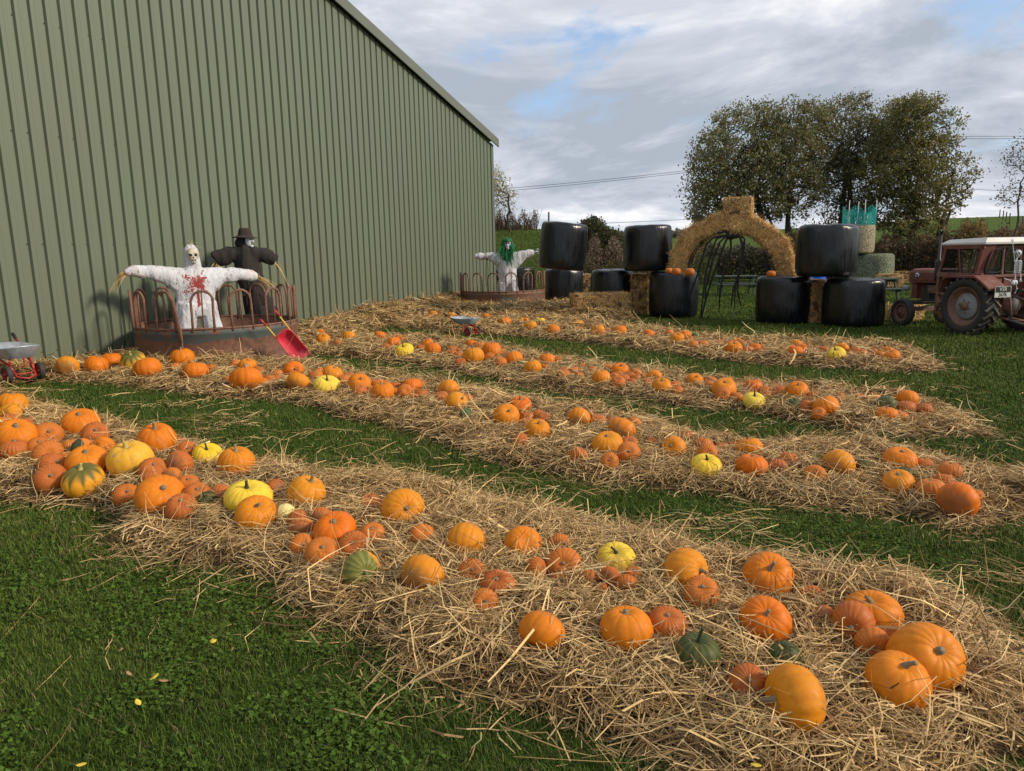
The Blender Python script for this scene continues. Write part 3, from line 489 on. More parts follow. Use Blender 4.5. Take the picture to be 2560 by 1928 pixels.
LM = {('front',209):('patched pumpkin','orange pumpkin with a dark green patch at the left end of the front straw row'),
 ('front',207):('green-topped pumpkin','golden pumpkin with dark green top and ribs near the left of the front straw row'),
 ('front',325):('scabby golden pumpkin','golden pumpkin with a brown scabby patch and curved stem in the front straw row'),
 ('front',518):('flat yellow squash','flat yellow squash half sunk in straw left of a big orange pumpkin, front row'),
 ('front',518.5):('small green squash','small dark green squash with a yellow stem beside the big ribbed yellow one'),
 ('front',619):('big yellow squash','big ribbed yellow squash with upright green stem behind an orange pumpkin, front row'),
 ('front',714):('cream squash','small pale cream squash lying with its stem end down in the front straw row'),
 ('front',903):('striped squash','green striped squash with an orange flank lying on its side, front straw row'),
 ('front',1543):('round yellow squash','round yellow squash with a dark stem sitting above small rusty pumpkins, front row'),
 ('front',1746):('tall-stemmed green squash','large dark green ribbed squash with a tall green stem in the front straw row'),
 ('front',1965):('yellow-stemmed green squash','dark green squash with a yellow stem above the biggest pumpkin at the front right'),
 ('second',333):('green-shouldered pumpkin','golden pumpkin with greenish shoulder and yellow stem left of the rusty ring feeder'),
 ('second',817):('left yellow squash','yellow squash with a green stem right of the red toy wheelbarrow, second straw row'),
 ('second',1166):('two-tone gourd','green gourd with a yellow end alone on straw in the second straw row'),
 ('second',1766):('right yellow squash','flat yellow squash with a dark stem in the right half of the second straw row'),
 ('second',2157):('upper green squash','green squash half buried in straw behind an orange pumpkin, upper one at the row end'),
 ('second',2263):('lower green squash','green squash showing behind a golden pumpkin with a stem, second straw row end'),
 ('third',1011):('left yellow squash','yellow squash with a green stem below the silver toy wheelbarrow, third straw row'),
 ('third',1046):('tiny green squash','tiny grey green squash right of the yellow one in the third straw row'),
 ('third',1302):('two-tone gourd','small green and yellow gourd between orange pumpkins in the third straw row'),
 ('third',1885):('tall-stemmed yellow squash','yellow squash with a tall green stem at the front edge of the third row'),
 ('third',1984):('round green squash','round grey green squash in a straw hollow near the right of the third row'),
 ('third',2213):('dark green squash','dark green squash among rusty pumpkins at the right end of the third row'),
 ('far',1350):('pale yellow squash','pale yellow squash in front of the farther ring feeder, farthest straw row'),
 ('far',1738):('two-tone gourd','little green and yellow gourd at the back edge of the farthest straw row'),
 ('far',2089):('bright yellow squash','bright yellow squash with a dark stem at the right of the farthest straw row')}
ROWTXT = {'front': 'front straw row', 'second': 'second straw row', 'third': 'third straw row', 'far': 'farthest straw row'}
items = []
def view_axis(P, sx_, sy_, away):
    tow = Vector(CAM)-P; tow.normalize(); r_ = (-tow).cross(Vector((0, 0, 1))).normalized(); u_ = r_.cross(-tow)
    k = math.sqrt(max(0, 1-sx_*sx_-sy_*sy_)); return (r_*sx_+u_*sy_+tow*(k*(-1 if away else 1))).normalized(), r_
for row, txt in PR.items():
    for ent in txt.split(';'):
        p = ent.split(); x, y, wpx = float(p[0]), float(p[1]), float(p[2])*1.05; code = p[3]; k = code[0]; scar = 'x' in code
        st = [float(a) for a in p[4:]]; y2 = y+.05*wpx; rr = .1; Pp = Vector(gp(x, y2, .15)); ax_ = None
        if len(st) < 2:
            tl = rad(random.uniform(0, 24)); ta = random.uniform(0, 6.28); ax_ = Vector((math.sin(tl)*math.cos(ta), math.sin(tl)*math.sin(ta), math.cos(tl)))
        for it in range(14):
            if len(st) >= 2: ax_, _ = view_axis(Pp, st[0], st[1], len(st) > 2)
            e_ = rr*math.sqrt((abs(ax_.z)*SQ[k])**2+(1-ax_.z**2))
            bz = float(samp(BED[row][2], Pp.x, Pp.y)); Pp = Vector(gp(x, y2, bz+(.76 if k == 'R' else .66)*e_)); rr = wpx/2/F_PX*float(np.dot(np.array(Pp)-CAM, FWD))
        items.append(dict(row=row, x=x, y=y, w=wpx, k=k, scar=scar, P=Pp, r=rr, ax=ax_, away=len(st) > 2 or (len(st) < 2 and ax_.z < .2)))
# hollows under the pumpkins, rims of straw around them
for it in items:
    hh = BED[it['row']][1]; px, py, r_ = it['P'].x, it['P'].y, it['r']; R = r_*2.4
    i0, i1 = int((px-R-GX0)/GS), int((px+R-GX0)/GS)+2; j0, j1 = int((py-R-GY0)/GS), int((py+R-GY0)/GS)+2; i0 = max(i0, 0); j0 = max(j0, 0)
    if i1 <= i0 or j1 <= j0 or i0 >= hh.shape[0] or j0 >= hh.shape[1]: continue
    d = np.hypot(AX[i0:i1, j0:j1]-px, AY[i0:i1, j0:j1]-py)/r_; ins_ = sstep(BED[it['row']][0][i0:i1, j0:j1], 0, .15)
    tgt_ = max(it['P'].z-(.72 if it['k'] != 'R' else .78)*r_, .015); w_ = np.exp(-(d/1.45)**4)*ins_; hh[i0:i1, j0:j1] = hh[i0:i1, j0:j1]*(1-w_)+tgt_*w_
    hh[i0:i1, j0:j1] += ins_*(-.12*r_*np.exp(-(d/.8)**2)+.10*r_*np.exp(-((d-1.35)/.3)**2))
for it in items:   # the straw is trodden down on the viewing side, where people walk up to each pumpkin
    hh = BED[it['row']][1]; px, py, r_ = it['P'].x, it['P'].y, it['r']; R = r_*4.5; dl = math.hypot(px, py); ux, uy = -px/dl, -py/dl
    i0, i1 = max(int((px-R-GX0)/GS), 0), int((px+R-GX0)/GS)+2; j0, j1 = max(int((py-R-GY0)/GS), 0), int((py+R-GY0)/GS)+2
    if i1 <= i0 or j1 <= j0 or i0 >= hh.shape[0] or j0 >= hh.shape[1]: continue
    ex, ey = AX[i0:i1, j0:j1]-px, AY[i0:i1, j0:j1]-py; f_ = ex*ux+ey*uy; l_ = np.abs(ex*uy-ey*ux); base_ = it['P'].z-r_*.60
    k_ = (f_ > 0) & (f_ < 4.2*r_) & (l_ < r_*1.15); cap = np.maximum(base_-f_*.10, .01); b_ = hh[i0:i1, j0:j1]; b_[k_] = np.minimum(b_[k_], cap[k_]+.02); dd_ = np.hypot(ex, ey)/r_; k2 = dd_ < 2.4; cap2 = np.maximum(it['P'].z-.50*r_+np.maximum(dd_-1, 0)*r_*.45, .01); b_[k2] = np.minimum(b_[k2], cap2[k2])
TOT = np.zeros_like(AX)
for nm in BED: BED[nm][1] = np.maximum(BED[nm][1], -.0); TOT = np.maximum(TOT, np.where(BED[nm][0] > 0, BED[nm][1], 0))
orange = sorted([i for i in items if i['k'] in 'OR'], key=lambda i: -i['w']); small = set(id(i) for i in orange[296:])
for row in PR:
    its = [i for i in items if i['row'] == row]; lms = [(i['x'], i) for i in its if i['k'] not in 'OR']
    for i in its:
        if i['k'] not in 'OR':
            key = (row, i['x'])
            if row == 'front' and i['x'] == 518 and i['k'] == 'G': key = ('front', 518.5)
            i['short'], i['label'] = LM.get(key, ('odd squash', 'small odd-coloured squash in the '+ROWTXT[row]))
    for cls, nm_ in (('O', 'bright orange'), ('R', 'small rusty')):
        cl = sorted([i for i in its if i['k'] == cls and id(i) not in small], key=lambda i: i['x'])
        for i in cl:
            lx, lm = min(lms, key=lambda t: abs(t[0]-i['x'])+(.01 if t[0] < i['x'] else 0)); s_ = 1 if i['x'] >= lx else -1
            n_ = sum(1 for j in cl if (j['x']-lx)*s_ > 0 or j is i if 0 <= (j['x']-lx)*s_ <= (i['x']-lx)*s_)
            tie = [j for j in cl if j is not i and abs(j['x']-i['x']) < .5]
            n_ = max(1, len([j for j in cl if 0 <= (j['x']-lx)*s_ and ((j['x']-lx)*s_, j['y']) <= ((i['x']-lx)*s_, i['y']) and ((j['x'] >= lx) == (i['x'] >= lx))]))
            i['label'] = f"{ORD[n_-1]} {nm_} pumpkin {'right' if s_ > 0 else 'left'} of the {lm['short']}, {ROWTXT[row]}"
CUST = {('front',2309):'biggest orange pumpkin of all, far right, lying behind one with a curled grey stem', ('front',2243):'large orange pumpkin with a curled grey stem at the right end of the front row',
 ('front',1986):'very large orange pumpkin lying on its side at the bottom right of the photo', ('front',1355):'round smooth orange pumpkin lying stem-down nearest the lawn, middle of the front row',
 ('front',1714):'orange pumpkin with its stump of a stem pointing right, behind a rusty one', ('front',1409):'rust-red pumpkin facing the viewer with its dark stem dead centre, front row',
 ('front',1057.5):'x', ('front',1566):'orange pumpkin with a curved pale stem left of the tall-stemmed green squash', ('front',2131):'rusty pumpkin with its dark hollow end turned to the viewer, front row right end',
 ('front',1247):'rust-coloured ribbed pumpkin with a thick green-grey stem, middle of the front row', ('front',402):'largest orange pumpkin in the left third of the front straw row', ('front',119):'stemless dusty pumpkin with a pale round scar near the left end of the front row'}
stuffv = []; stuffl = []; stufft = []; stuffc = []; off = 0; used = {}
for n_, it in enumerate(items):
    k = it['k']; v = n_ % len(PM[k]); me = PM[k][v]; ax_, P, r_ = it['ax'], it['P'], it['r']
    tow = Vector(CAM)-P; rt_ = (-tow).cross(Vector((0, 0, 1))).normalized()
    xd = {'M': -rt_-tow.normalized()*-.5, 'H': rt_+tow.normalized()*.25, 'S': rt_+Vector((0, 0, 1))*.5}.get(k)
    if xd is None: q_ = random.uniform(0, 6.28); xd = Vector((math.cos(q_), math.sin(q_), .1))
    xx = (xd-ax_*xd.dot(ax_)); xx = xx.normalized() if xx.length > 1e-3 else ax_.orthogonal().normalized(); yy = ax_.cross(xx)
    Mx = Matrix.Translation(P) @ Matrix((xx, yy, ax_)).transposed().to_4x4() @ Matrix.Diagonal((r_*random.uniform(.97, 1.05), r_*random.uniform(.95, 1.03), r_*random.uniform(.90, 1.12), 1))
    if id(it) in small:
        nv = len(me.vertices); co = np.empty(nv*3, np.float32); me.vertices.foreach_get('co', co); co = co.reshape(-1, 3); A4 = np.array(Mx); co = co @ A4[:3, :3].T+A4[:3, 3]
        lp = np.empty(len(me.loops), np.int32); me.loops.foreach_get('vertex_index', lp); tt = np.empty(len(me.polygons), np.int32); me.polygons.foreach_get('loop_total', tt)
        cc = np.empty(nv*4, np.float32); me.color_attributes['Col'].data.foreach_get('color', cc)
        stuffv.append(co); stuffl.append(lp+off); stufft.append(tt); stuffc.append(cc.reshape(-1, 4)[:, :3]); off += nv; continue
    orangeish = k in 'ORVWM'
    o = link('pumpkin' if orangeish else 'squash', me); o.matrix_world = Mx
    lab = CUST.get((it['row'], it['x'])) if not (it['row'] == 'front' and it['x'] == 1057) else None
    tag(o, lab or it['label'], 'pumpkin' if orangeish else 'squash', ('pumpkins' if orangeish else 'squashes')+' laid out in the '+ROWTXT[it['row']])
    if it['scar']: sm = SM['scar'][0]
    elif k in 'YG' and it['w'] != 50 and it['x'] != 1965: sm = SM['green'][n_ % 2]
    elif k in 'VW' or it['w'] == 50 or it['x'] == 1965: sm = SM['pale'][0]
    elif k == 'R': sm = SM['short'][n_ % 3]
    else: sm = SM['dry'][n_ % 4] if n_ % 3 else SM['short'][n_ % 3]
    s = link('stem', sm, o); s.location = (0, 0, SQ[k]-.175); s.rotation_euler = (0, 0, random.uniform(0, 6.28)); s.scale = (1.15, 1.15, 2.1 if it['x'] in (1746, 1885) else 1.25)
me = raw_mesh('small_pumpkins', np.concatenate(stuffv), np.concatenate(stuffl), np.concatenate(stufft), [M_PUMP['R']], np.concatenate(stuffc), True)
o = link('small_pumpkins', me); tag(o, 'tiniest far pumpkins peeping out of the straw between the larger ones', 'pumpkins', kind='stuff')
# ------------------------------------------------------------------ straw and grass strands
PUMPXY = np.array([(i['P'].x, i['P'].y, i['r'], i['P'].z) for i in items])
SHADE = np.zeros(0)
def strands(x, y, z, length, width, az, el, bend, col, roll=None):
    n = len(x); d = np.stack([np.cos(az)*np.cos(el), np.sin(az)*np.cos(el), np.sin(el)], -1)
    side = np.stack([-np.sin(az), np.cos(az), np.zeros(n)], -1); up = np.cross(d, side)
    ro = rng.uniform(-.9, .9, n)[:, None] if roll is None else roll[:, None]; sd_ = side*np.cos(ro)+up*np.sin(ro)
    c = np.stack([x, y, z], -1); l = length[:, None]; w = width[:, None]/2
    b1 = side*(bend*length)[:, None]*.45+up*(np.abs(bend)*length)[:, None]*.3; b2 = b1*rng.uniform(-.3, 1.2, (n, 1)); b2[:, 2] = np.abs(b2[:, 2])*.7
    p0 = c-d*l/2; p3 = c+d*l/2; p1 = c-d*l*.15+b1; p2 = c+d*l*.18+b2
    for p_ in (p0, p1, p2, p3): p_[:, 2] = np.maximum(p_[:, 2], .004)
    V = np.stack([p0-sd_*w, p0+sd_*w, p1-sd_*w, p1+sd_*w, p2-sd_*w*.9, p2+sd_*w*.9, p3-sd_*w*.5, p3+sd_*w*.5], 1)
    F = np.array([[0, 1, 3, 2], [2, 3, 5, 4], [4, 5, 7, 6]])[None]+8*np.arange(n)[:, None, None]
    return V.reshape(-1, 3), F.reshape(-1, 4), np.repeat(col, 8, 0)
def straw_cols(n):
    t = rng.random(n); a = np.array([.68, .465, .200]); b = np.array([.43, .268, .105]); c = np.array([.18, .100, .042]); d_ = np.array([.74, .55, .27])
    k = np.where(t[:, None] < .42, a, np.where(t[:, None] < .80, b, np.where(t[:, None] < .93, c, d_))); return k*rng.uniform(.8, 1.15, (n, 1))
def row_strands(nm, rho0, dmin):
    sdf, hh = BED[nm][:2]; m_ = sdf > -.45; xi, yi = np.nonzero(m_); cell = GS*GS
    dist = np.hypot(AX[m_], AY[m_]); rho = rho0*np.clip((dmin/np.maximum(dist, dmin))**1.35, .05, 1)
    s_ = sdf[m_]; acc = np.where(s_ > .06, 1, np.where(s_ > 0, .85, np.exp(s_/.07)*.38))
    lam = rho*cell*acc; cnt = rng.poisson(lam); x = np.repeat(AX[m_], cnt); y = np.repeat(AY[m_], cnt); n = len(x); s_ = np.repeat(s_, cnt)
    x = x+rng.uniform(-.5, .5, n)*GS; y = y+rng.uniform(-.5, .5, n)*GS; dd = np.hypot(x, y); sc = np.maximum(1, dd/5.0)**.8
    ln = np.where(rng.random(n) < .38, rng.uniform(.025, .09, n), np.clip(rng.lognormal(-2.0, .5, n), .04, .42))*np.where(dd > 10, 1.1, 1); wd = rng.uniform(.0024, .0052, n)*sc
    az = VNA.fbm(x*2.3, y*2.3, 2)*14+rng.normal(0, .75, n); up = rng.random(n) < .055
    el = np.where(up & (s_ > .02), rng.uniform(.35, 1.15, n), rng.normal(0, .17, n))
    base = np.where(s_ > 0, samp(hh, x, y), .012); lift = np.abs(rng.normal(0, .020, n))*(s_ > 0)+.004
    z = base+lift+np.abs(np.sin(el))*ln*.42
    # keep strands from crossing pumpkin faces
    keep = np.ones(n, bool)
    for (px, py, pr, pz) in PUMPXY:
        near = (np.abs(x-px) < pr*1.0) & (np.abs(y-py) < pr*1.0)
        if near.any(): k = np.nonzero(near)[0]; keep[k] &= ~(((x[k]-px)**2+(y[k]-py)**2 < (pr*.93)**2) & (rng.random(len(k)) < .93))
    x, y, z, ln, wd, az, el = [a[keep] for a in (x, y, z, ln, wd, az, el)]; n = len(x)
    bend = rng.normal(0, .24, n)+np.where(rng.random(n) < .25, rng.normal(0, .45, n), 0); wd = wd*np.where(rng.random(n) < .10, rng.uniform(1.4, 2.4, n), 1)
    c = straw_cols(n); deep = np.clip((lift[keep]-.004)/.03, 0, 1)[:, None]; c = c*(.66+.42*deep)  # low-lying stalks coloured darker, painting in the shade deeper in the straw
    return strands(x, y, z, ln, wd, az, el, bend, c)
LBL = {'front': 'nearest long bed of loose golden straw covered in pumpkins', 'second': 'second bed of loose straw, running from the silver barrow at the left edge', 'third': 'third bed of loose straw in from the lawn, starting beside the ring feeder', 'far': 'farthest narrow bed of straw, nearest to the black bales', 'wall': 'heaped straw spilling along the foot of the green barn wall'}
for nm, rho0, dmin in (('front', 11500, 3.3), ('second', 11000, 3.3), ('third', 11000, 3.3), ('far', 12000, 3.3), ('wall', 12000, 3.3)):
    sdf, hh = BED[nm][:2]; m_ = sdf > -.02; keepc = m_[:-1, :-1] | m_[1:, :-1] | m_[:-1, 1:] | m_[1:, 1:]
    z = np.where(sdf > 0, hh, 0)-.012*(1-sstep(sdf, -.02, .10)); idx = np.arange(AX.size).reshape(AX.shape)
    q = np.stack([idx[:-1, :-1][keepc], idx[1:, :-1][keepc], idx[1:, 1:][keepc], idx[:-1, 1:][keepc]], -1); u, inv = np.unique(q.ravel(), return_inverse=True)
    bv = np.stack([AX.ravel()[u], AY.ravel()[u], z.ravel()[u]], -1); bf = inv.reshape(-1, 4)
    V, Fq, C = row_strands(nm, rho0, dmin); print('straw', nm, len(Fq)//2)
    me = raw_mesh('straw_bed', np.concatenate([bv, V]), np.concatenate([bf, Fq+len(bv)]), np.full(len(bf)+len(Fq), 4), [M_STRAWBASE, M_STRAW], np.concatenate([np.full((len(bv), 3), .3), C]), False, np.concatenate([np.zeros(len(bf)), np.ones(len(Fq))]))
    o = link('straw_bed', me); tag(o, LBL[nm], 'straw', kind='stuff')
# loose straw on the lawn
LOOSE = [([(1150,1190),(1500,1215),(1900,1270),(2150,1290),(2560,1330),(2560,1470),(2300,1450),(2000,1415),(1700,1345),(1400,1270),(1150,1225)], 620), ([(450,1000),(900,1070),(1200,1180),(1200,1215),(800,1190),(500,1110),(200,1010)], 110), ([(0,970),(450,985),(700,1030),(500,1080),(150,1010),(0,975)], 120),
 ([(650,890),(960,905),(1250,955),(1600,1000),(1700,1030),(1560,1015),(1250,975),(900,920),(650,905)], 200), ([(1600,1010),(2000,1060),(2400,1110),(2560,1160),(2250,1110),(1900,1085),(1600,1035)], 130), ([(900,825),(1500,880),(2000,925),(2300,960),(2000,955),(1500,905),(1000,840)], 25),
 ([(1440,800),(1900,830),(2300,860),(2560,900),(2560,1000),(2300,890),(1900,840)], 8), ([(1560,800),(1760,812),(1760,828),(1600,818)], 120), ([(2250,930),(2560,1000),(2560,1130),(2400,1090)], 40), ([(2250,880),(2450,900),(2400,930),(2300,925)], 60),
 ([(250,1330),(700,1480),(1000,1650),(1500,1840),(1700,1960),(1500,1960),(1000,1720),(600,1540),(200,1390)], 190), ([(0,1270),(400,1420),(900,1700),(1300,1900),(0,1928)], 13), ([(2450,1460),(2620,1500),(2620,1900),(2500,1900),(2560,1650)], 160)]
SX = []; SY = []
for poly, rho in LOOSE:
    P2 = [gp(x, y, 0)[:2] for x, y in poly]; a = np.array(P2); A_ = np.prod(a.max(0)-a.min(0)); n = int(A_*rho*1.4); x = rng.uniform(a[:, 0].min(), a[:, 0].max(), n); y = rng.uniform(a[:, 1].min(), a[:, 1].max(), n)
    k = (poly_sd(P2, x, y) > 0) & (rng.random(n) < 1.25*sstep(VNB.fbm(x*1.6, y*2.4, 3), .42, .66)); SX.append(x[k]); SY.append(y[k])
x = np.concatenate(SX); y = np.concatenate(SY); n = len(x); dd = np.hypot(x, y); lf = 1+.5*(dd < 4)
V, Fq, C = strands(x, y, .012+np.abs(rng.normal(0, .009, n)), np.clip(rng.lognormal(-1.95, .55, n), .05, .38)*lf, rng.uniform(.0025, .0048, n)*np.maximum(1, dd/5.0)**.8, rng.normal(.25, .8, n)+VNC.fbm(x, y, 2)*4, rng.normal(0, .05, n), rng.normal(0, .14, n), straw_cols(n)*.95)
me = raw_mesh('loose_straw', V, Fq, np.full(len(Fq), 4), [M_STRAW], C); o = link('loose_straw', me); tag(o, 'stray straw stalks scattered over the lawn between the beds', 'straw', kind='stuff'); print('loose', n)
# grass blades + clover leaves
def in_view(x, y, m=0.06):
    v0 = x*RT[0]+y*RT[1]+(-CAMH)*RT[2]; vf = x*FWD[0]+y*FWD[1]+(-CAMH)*FWD[2]; vu = x*UP[0]+y*UP[1]-CAMH*UP[2]
    return (vf > .3) & (np.abs(v0/vf) < .72+m+.75*(rng.random(len(x))**1.6)) & (vu/vf > -.545-m)
def scatter(rho_f, dmax, n_try):
    dep = rng.uniform(1.85**.35, dmax**.35, n_try)**(1/.35); u = rng.uniform(-1.45, 1.45, n_try); x = u*dep; y = dep
    pdf = .35*dep**(-.65)/(dmax**.35-1.85**.35)/(2.9*dep); k = rng.random(n_try) < rho_f(dep)/(pdf*n_try); x, y = x[k], y[k]; k = in_view(x, y); return x[k], y[k]
def rho_g(d): return 18000*np.clip(2.3/d, 0, 1)**1.55
x, y = scatter(rho_g, 42, 3200000); s_ = np.where((x > GX0) & (x < GX1) & (y > GY0) & (y < GY1), samp(SDALL, x, y), -1)
nb = (x*WN.x+y*WN.y)-WN0; k = ((s_ < .03) | (rng.random(len(x)) < .02*(s_ < .25))) & ((nb > .02) | (x*WD.x+y*WD.y > S1)); x, y, s_ = x[k], y[k], s_[k]; n = len(x)
d = np.hypot(x, y); sc = np.maximum(1, d/3.2)**.78; patch = VNA.fbm(x*.9, y*.9, 4); tall = VNB.fbm(x*5, y*5, 2)
h = rng.uniform(.018, .052, n)*(.6+.9*tall)*np.where(d > 12, 1.3, 1); wb = rng.uniform(.0020, .0036, n)*sc*1.1
az = rng.uniform(0, 6.283, n); ln = rng.uniform(.1, .9, n)*h; dx, dy = np.cos(az), np.sin(az); z0 = gh(x, y)
base = np.stack([x, y, z0-.003], -1); sv = np.stack([-dy, dx, np.zeros(n)], -1)*wb[:, None]/2
mid = base+np.stack([dx*ln*.35, dy*ln*.35, h*.6], -1); tip = base+np.stack([dx*ln, dy*ln, h*rng.uniform(.7, 1.05, n)], -1)
V = np.stack([base-sv, base+sv, mid+sv*.85, mid-sv*.85, tip], 1).reshape(-1, 3); o5 = 5*np.arange(n)
loops = np.concatenate([np.stack([o5, o5+1, o5+2, o5+3], -1).ravel(), np.stack([o5+3, o5+2, o5+4], -1).ravel()]); tot = np.concatenate([np.full(n, 4), np.full(n, 3)])
ca, cb, cc = np.array([.066, .112, .016]), np.array([.115, .150, .026]), np.array([.034, .058, .012]); pt = sstep(patch, .35, .65)[:, None]
col = ca*(1-pt)+cb*pt; r_ = rng.random(n)[:, None]; col = np.where(r_ < .25, cc, col); col = np.where(r_ > .935, [.20, .165, .075], col); col = col*rng.uniform(.7, 1.25, (n, 1))
me = raw_mesh('grass', V, loops, tot, [M_BLADE], np.repeat(col, 5, 0), False); o = link('grass', me); tag(o, 'short mown green grass of the lawn', 'grass', kind='stuff'); print('grass', n)
def rho_c(d): return 11000*np.clip(2.3/d, 0, 1)**2.2
x, y = scatter(rho_c, 7.5, 600000); s_ = samp(SDALL, x, y); cm = VNC.fbm(x*1.1+5, y*1.1, 3)+.22*(VNA(x*7, y*7)-.5)
k = (s_ < -.0) & (rng.random(len(x)) < sstep(cm, .46, .66)); x, y = x[k], y[k]; n = len(x); A3 = []; Cc = []
hz = rng.uniform(.012, .042, n); a0 = rng.uniform(0, 6.28, n); R_ = rng.uniform(.0030, .0062, n); tx, ty = rng.normal(0, .35, n), rng.normal(0, .35, n); colc = np.array([.048, .088, .012])*rng.uniform(.6, 1.5, (n, 1))+np.array([.014, .014, .002])*rng.random((n, 1))
for lf in range(3):
    aa = a0+lf*2.094; cx_, cy_ = x+np.cos(aa)*R_*.95, y+np.sin(aa)*R_*.95; hx = []
    for j in range(6):
        q = j/6*6.283; ox, oy = np.cos(q)*R_*.92, np.sin(q)*R_*.92; hx.append(np.stack([cx_+ox, cy_+oy, hz+(ox+cx_-x)*tx+(oy+cy_-y)*ty], -1))
    A3.append(np.stack(hx, 1)); Cc.append(np.repeat(colc*(1+.12*(lf-1)), 6, 0))
V = np.concatenate([a.reshape(-1, 3) for a in A3]); nl = 3*n; me = raw_mesh('clover', V, np.arange(nl*6), np.full(nl, 6), [M_BLADE], np.concatenate(Cc), False); o = link('clover', me); tag(o, 'low patches of three-leaved clover growing in the near lawn', 'clover', kind='stuff'); print('clover', n)
# fallen leaves
M_LY = mat('yellow_leaf', (.78,.56,.05), .6, var=.2); M_LB = mat('tan_leaf', (.42,.24,.11), .7, var=.3)
for (x, y, s_, m_, lb) in [(a_, b_, c_*.62, d_, e_) for a_, b_, c_, d_, e_ in ((533, 1604, .040, M_LY, 'curled bright yellow leaf lying alone on the lawn, the brightest fallen leaf'), (386, 1694, .034, M_LY, 'dull yellow leaf on the lawn just left of a tan one'), (409, 1703, .030, M_LB, 'pointed tan leaf touching a dull yellow one on the lawn'), (345, 1757, .032, M_LY, 'ochre leaf on end in the clover near the bottom left'), (302, 1626, .034, M_LB, 'pale brown leaf cupped in the clover, left lawn'), (322, 1685, .026, M_LB, 'small pinkish brown leaf left of the pair of leaves on the lawn'), (203, 1913, .026, M_LY, 'yellowish leaf at the very bottom edge of the lawn on the left'), (1417, 1716, .030, M_LY, 'yellow leaf resting on the front edge of the nearest straw bed'), (1890, 1914, .026, M_LY, 'yellow leaf at the bottom edge of the photo on the straw'), (163, 1451, .03, M_LB, 'rust-brown leaf in the lawn left of the straw tip'), (1124, 1135, .035, M_LY, 'pale yellow leaf on the grass below the second straw row'))]:
    on = float(samp(SDALL, *gp(x, y)[:2])) > 0; zc_ = float(samp(TOT, *gp(x, y, .08)[:2]))+.03 if on else .035; p = gp(x, y, zc_); mb = MB(); n_ = 9; vs = []; a_ = random.uniform(0, 6)
    for i in range(n_):
        t = i/(n_-1); wv = math.sin(math.pi*min(.98, t*.93+.03))**.8*.55; s__ = 1; zz_ = .35*(t-.5)**2*2
        for sgn in (-1, 0, 1): vs.append(((t-.5)*2*s_, sgn*wv*s_, (zz_+.22*abs(sgn)*wv)*s_))
    mb.add(vs, [(3*i+j, 3*i+j+1, 3*i+j+4, 3*i+j+3) for i in range(n_-1) for j in range(2)], 0, True); o = mb.build('fallen_leaf', m_, None, tuple(p)); o.rotation_euler = (random.uniform(-.3, .3), random.uniform(-.3, .3), a_)
    sol = o.modifiers.new('t', 'SOLIDIFY'); sol.thickness = .0008; tag(o, lb, 'leaf', 'fallen leaves')
# ------------------------------------------------------------------ round bales in black wrap
def bale_obj(name, m, loc, r, h, label, cat, group, tilt=(0, 0, 0), lying=False, sag=.0, seed=0, rx=1.0):
    rg = np.random.default_rng(seed+40); n, k = 56, 30; vs = []
    vn = VN(seed+60)
    for i in range(k):
        t = i/(k-1)
        if t < .2: a = t/.2; q = a**.8; rr = r*(.88*q) if i < 5 else r*.9; z = 0
        for j in range(n):
            pass
    prof = [(0, 0), (.35, 0), (.7, 0), (.86, .004), (.93, .02), (.965, .05), (.985, .09), (1.0, .16), (1.01, .3), (1.012, .45), (1.01, .6), (1.0, .75), (.992, .85), (.975, .91), (.95, .95), (.90, .98), (.82, .995), (.6, 1.0), (.3, 1.0), (0, 1.0)]
    for (pr, pz) in prof:
        for j in range(n):
            q = 2*math.pi*j/n; f = 1+.018*math.sin(q*2+seed)+.012*math.sin(q*5+seed*2)*(pz > .02)
            wr = (float(vn(np.array(q*3.5+9), np.array(pz*6.)))-.5)*.030*(pr > .8)+(float(vn(np.array(q*11+30), np.array(pz*2.)))-.5)*.012*(pr > .85)
            ff = r*(pr*f+wr)*(1+sag*(.3-pz)); zz_ = h*pz-.02*h*(1-pr)*(pz > .9)+(float(vn(np.array(math.cos(q)*2+5), np.array(math.sin(q)*2+pz)))-.5)*.035*(pz > .9)
            vs.append((ff*math.cos(q)*rx, ff*math.sin(q), zz_))
    fs = [(i*n+j, i*n+(j+1) % n, (i+1)*n+(j+1) % n, (i+1)*n+j) for i in range(len(prof)-1) for j in range(n)]
    mb = MB(); mb.add(vs, fs, 0, True)
    o = mb.build(name, m, None, tuple(loc)); o.rotation_euler = tilt; s = o.modifiers.new('s', 'SUBSURF'); s.levels = 1; s.render_levels = 1
    return tag(o, label, cat, group)
def bcent(x, y, r, z=0):                 # front foot of the bale at pixel (x, y) -> centre
    p = gp(x, y, z); d = np.array([p[0], p[1]]); d = d/np.linalg.norm(d); return Vector((p[0]+d[0]*r, p[1]+d[1]*r, z))
BG = 'black wrapped round bales'
def bat(x, dep, z): q = at(x, 640, dep); return Vector((q[0], q[1], z))
def wrapat(x, dep, z, r, h, lab, tilt=(0, 0, 0), seed=0, **k): return bale_obj('wrapped_bale', M_WRAP, bat(x, dep, z), r, h, lab, 'bale', BG, tilt, seed=seed, **k)
def wrap(x, y, r, h, lab, z=0, tilt=(0, 0, 0), seed=0, **k): return bale_obj('wrapped_bale', M_WRAP, bcent(x, y, r, z), r, h, lab, 'bale', BG, tilt, seed=seed, **k)
wrap(1682, 798, .62, 1.19, 'black wrapped bale holding up the left foot of the straw arch', seed=1)
wrap(1955, 813, .61, 1.10, 'black wrapped bale holding up the right foot of the straw arch', seed=2)
wrap(2129, 822, .62, 1.05, 'black wrapped bale on the ground beside the front wheel of the tractor', seed=3, sag=.04)
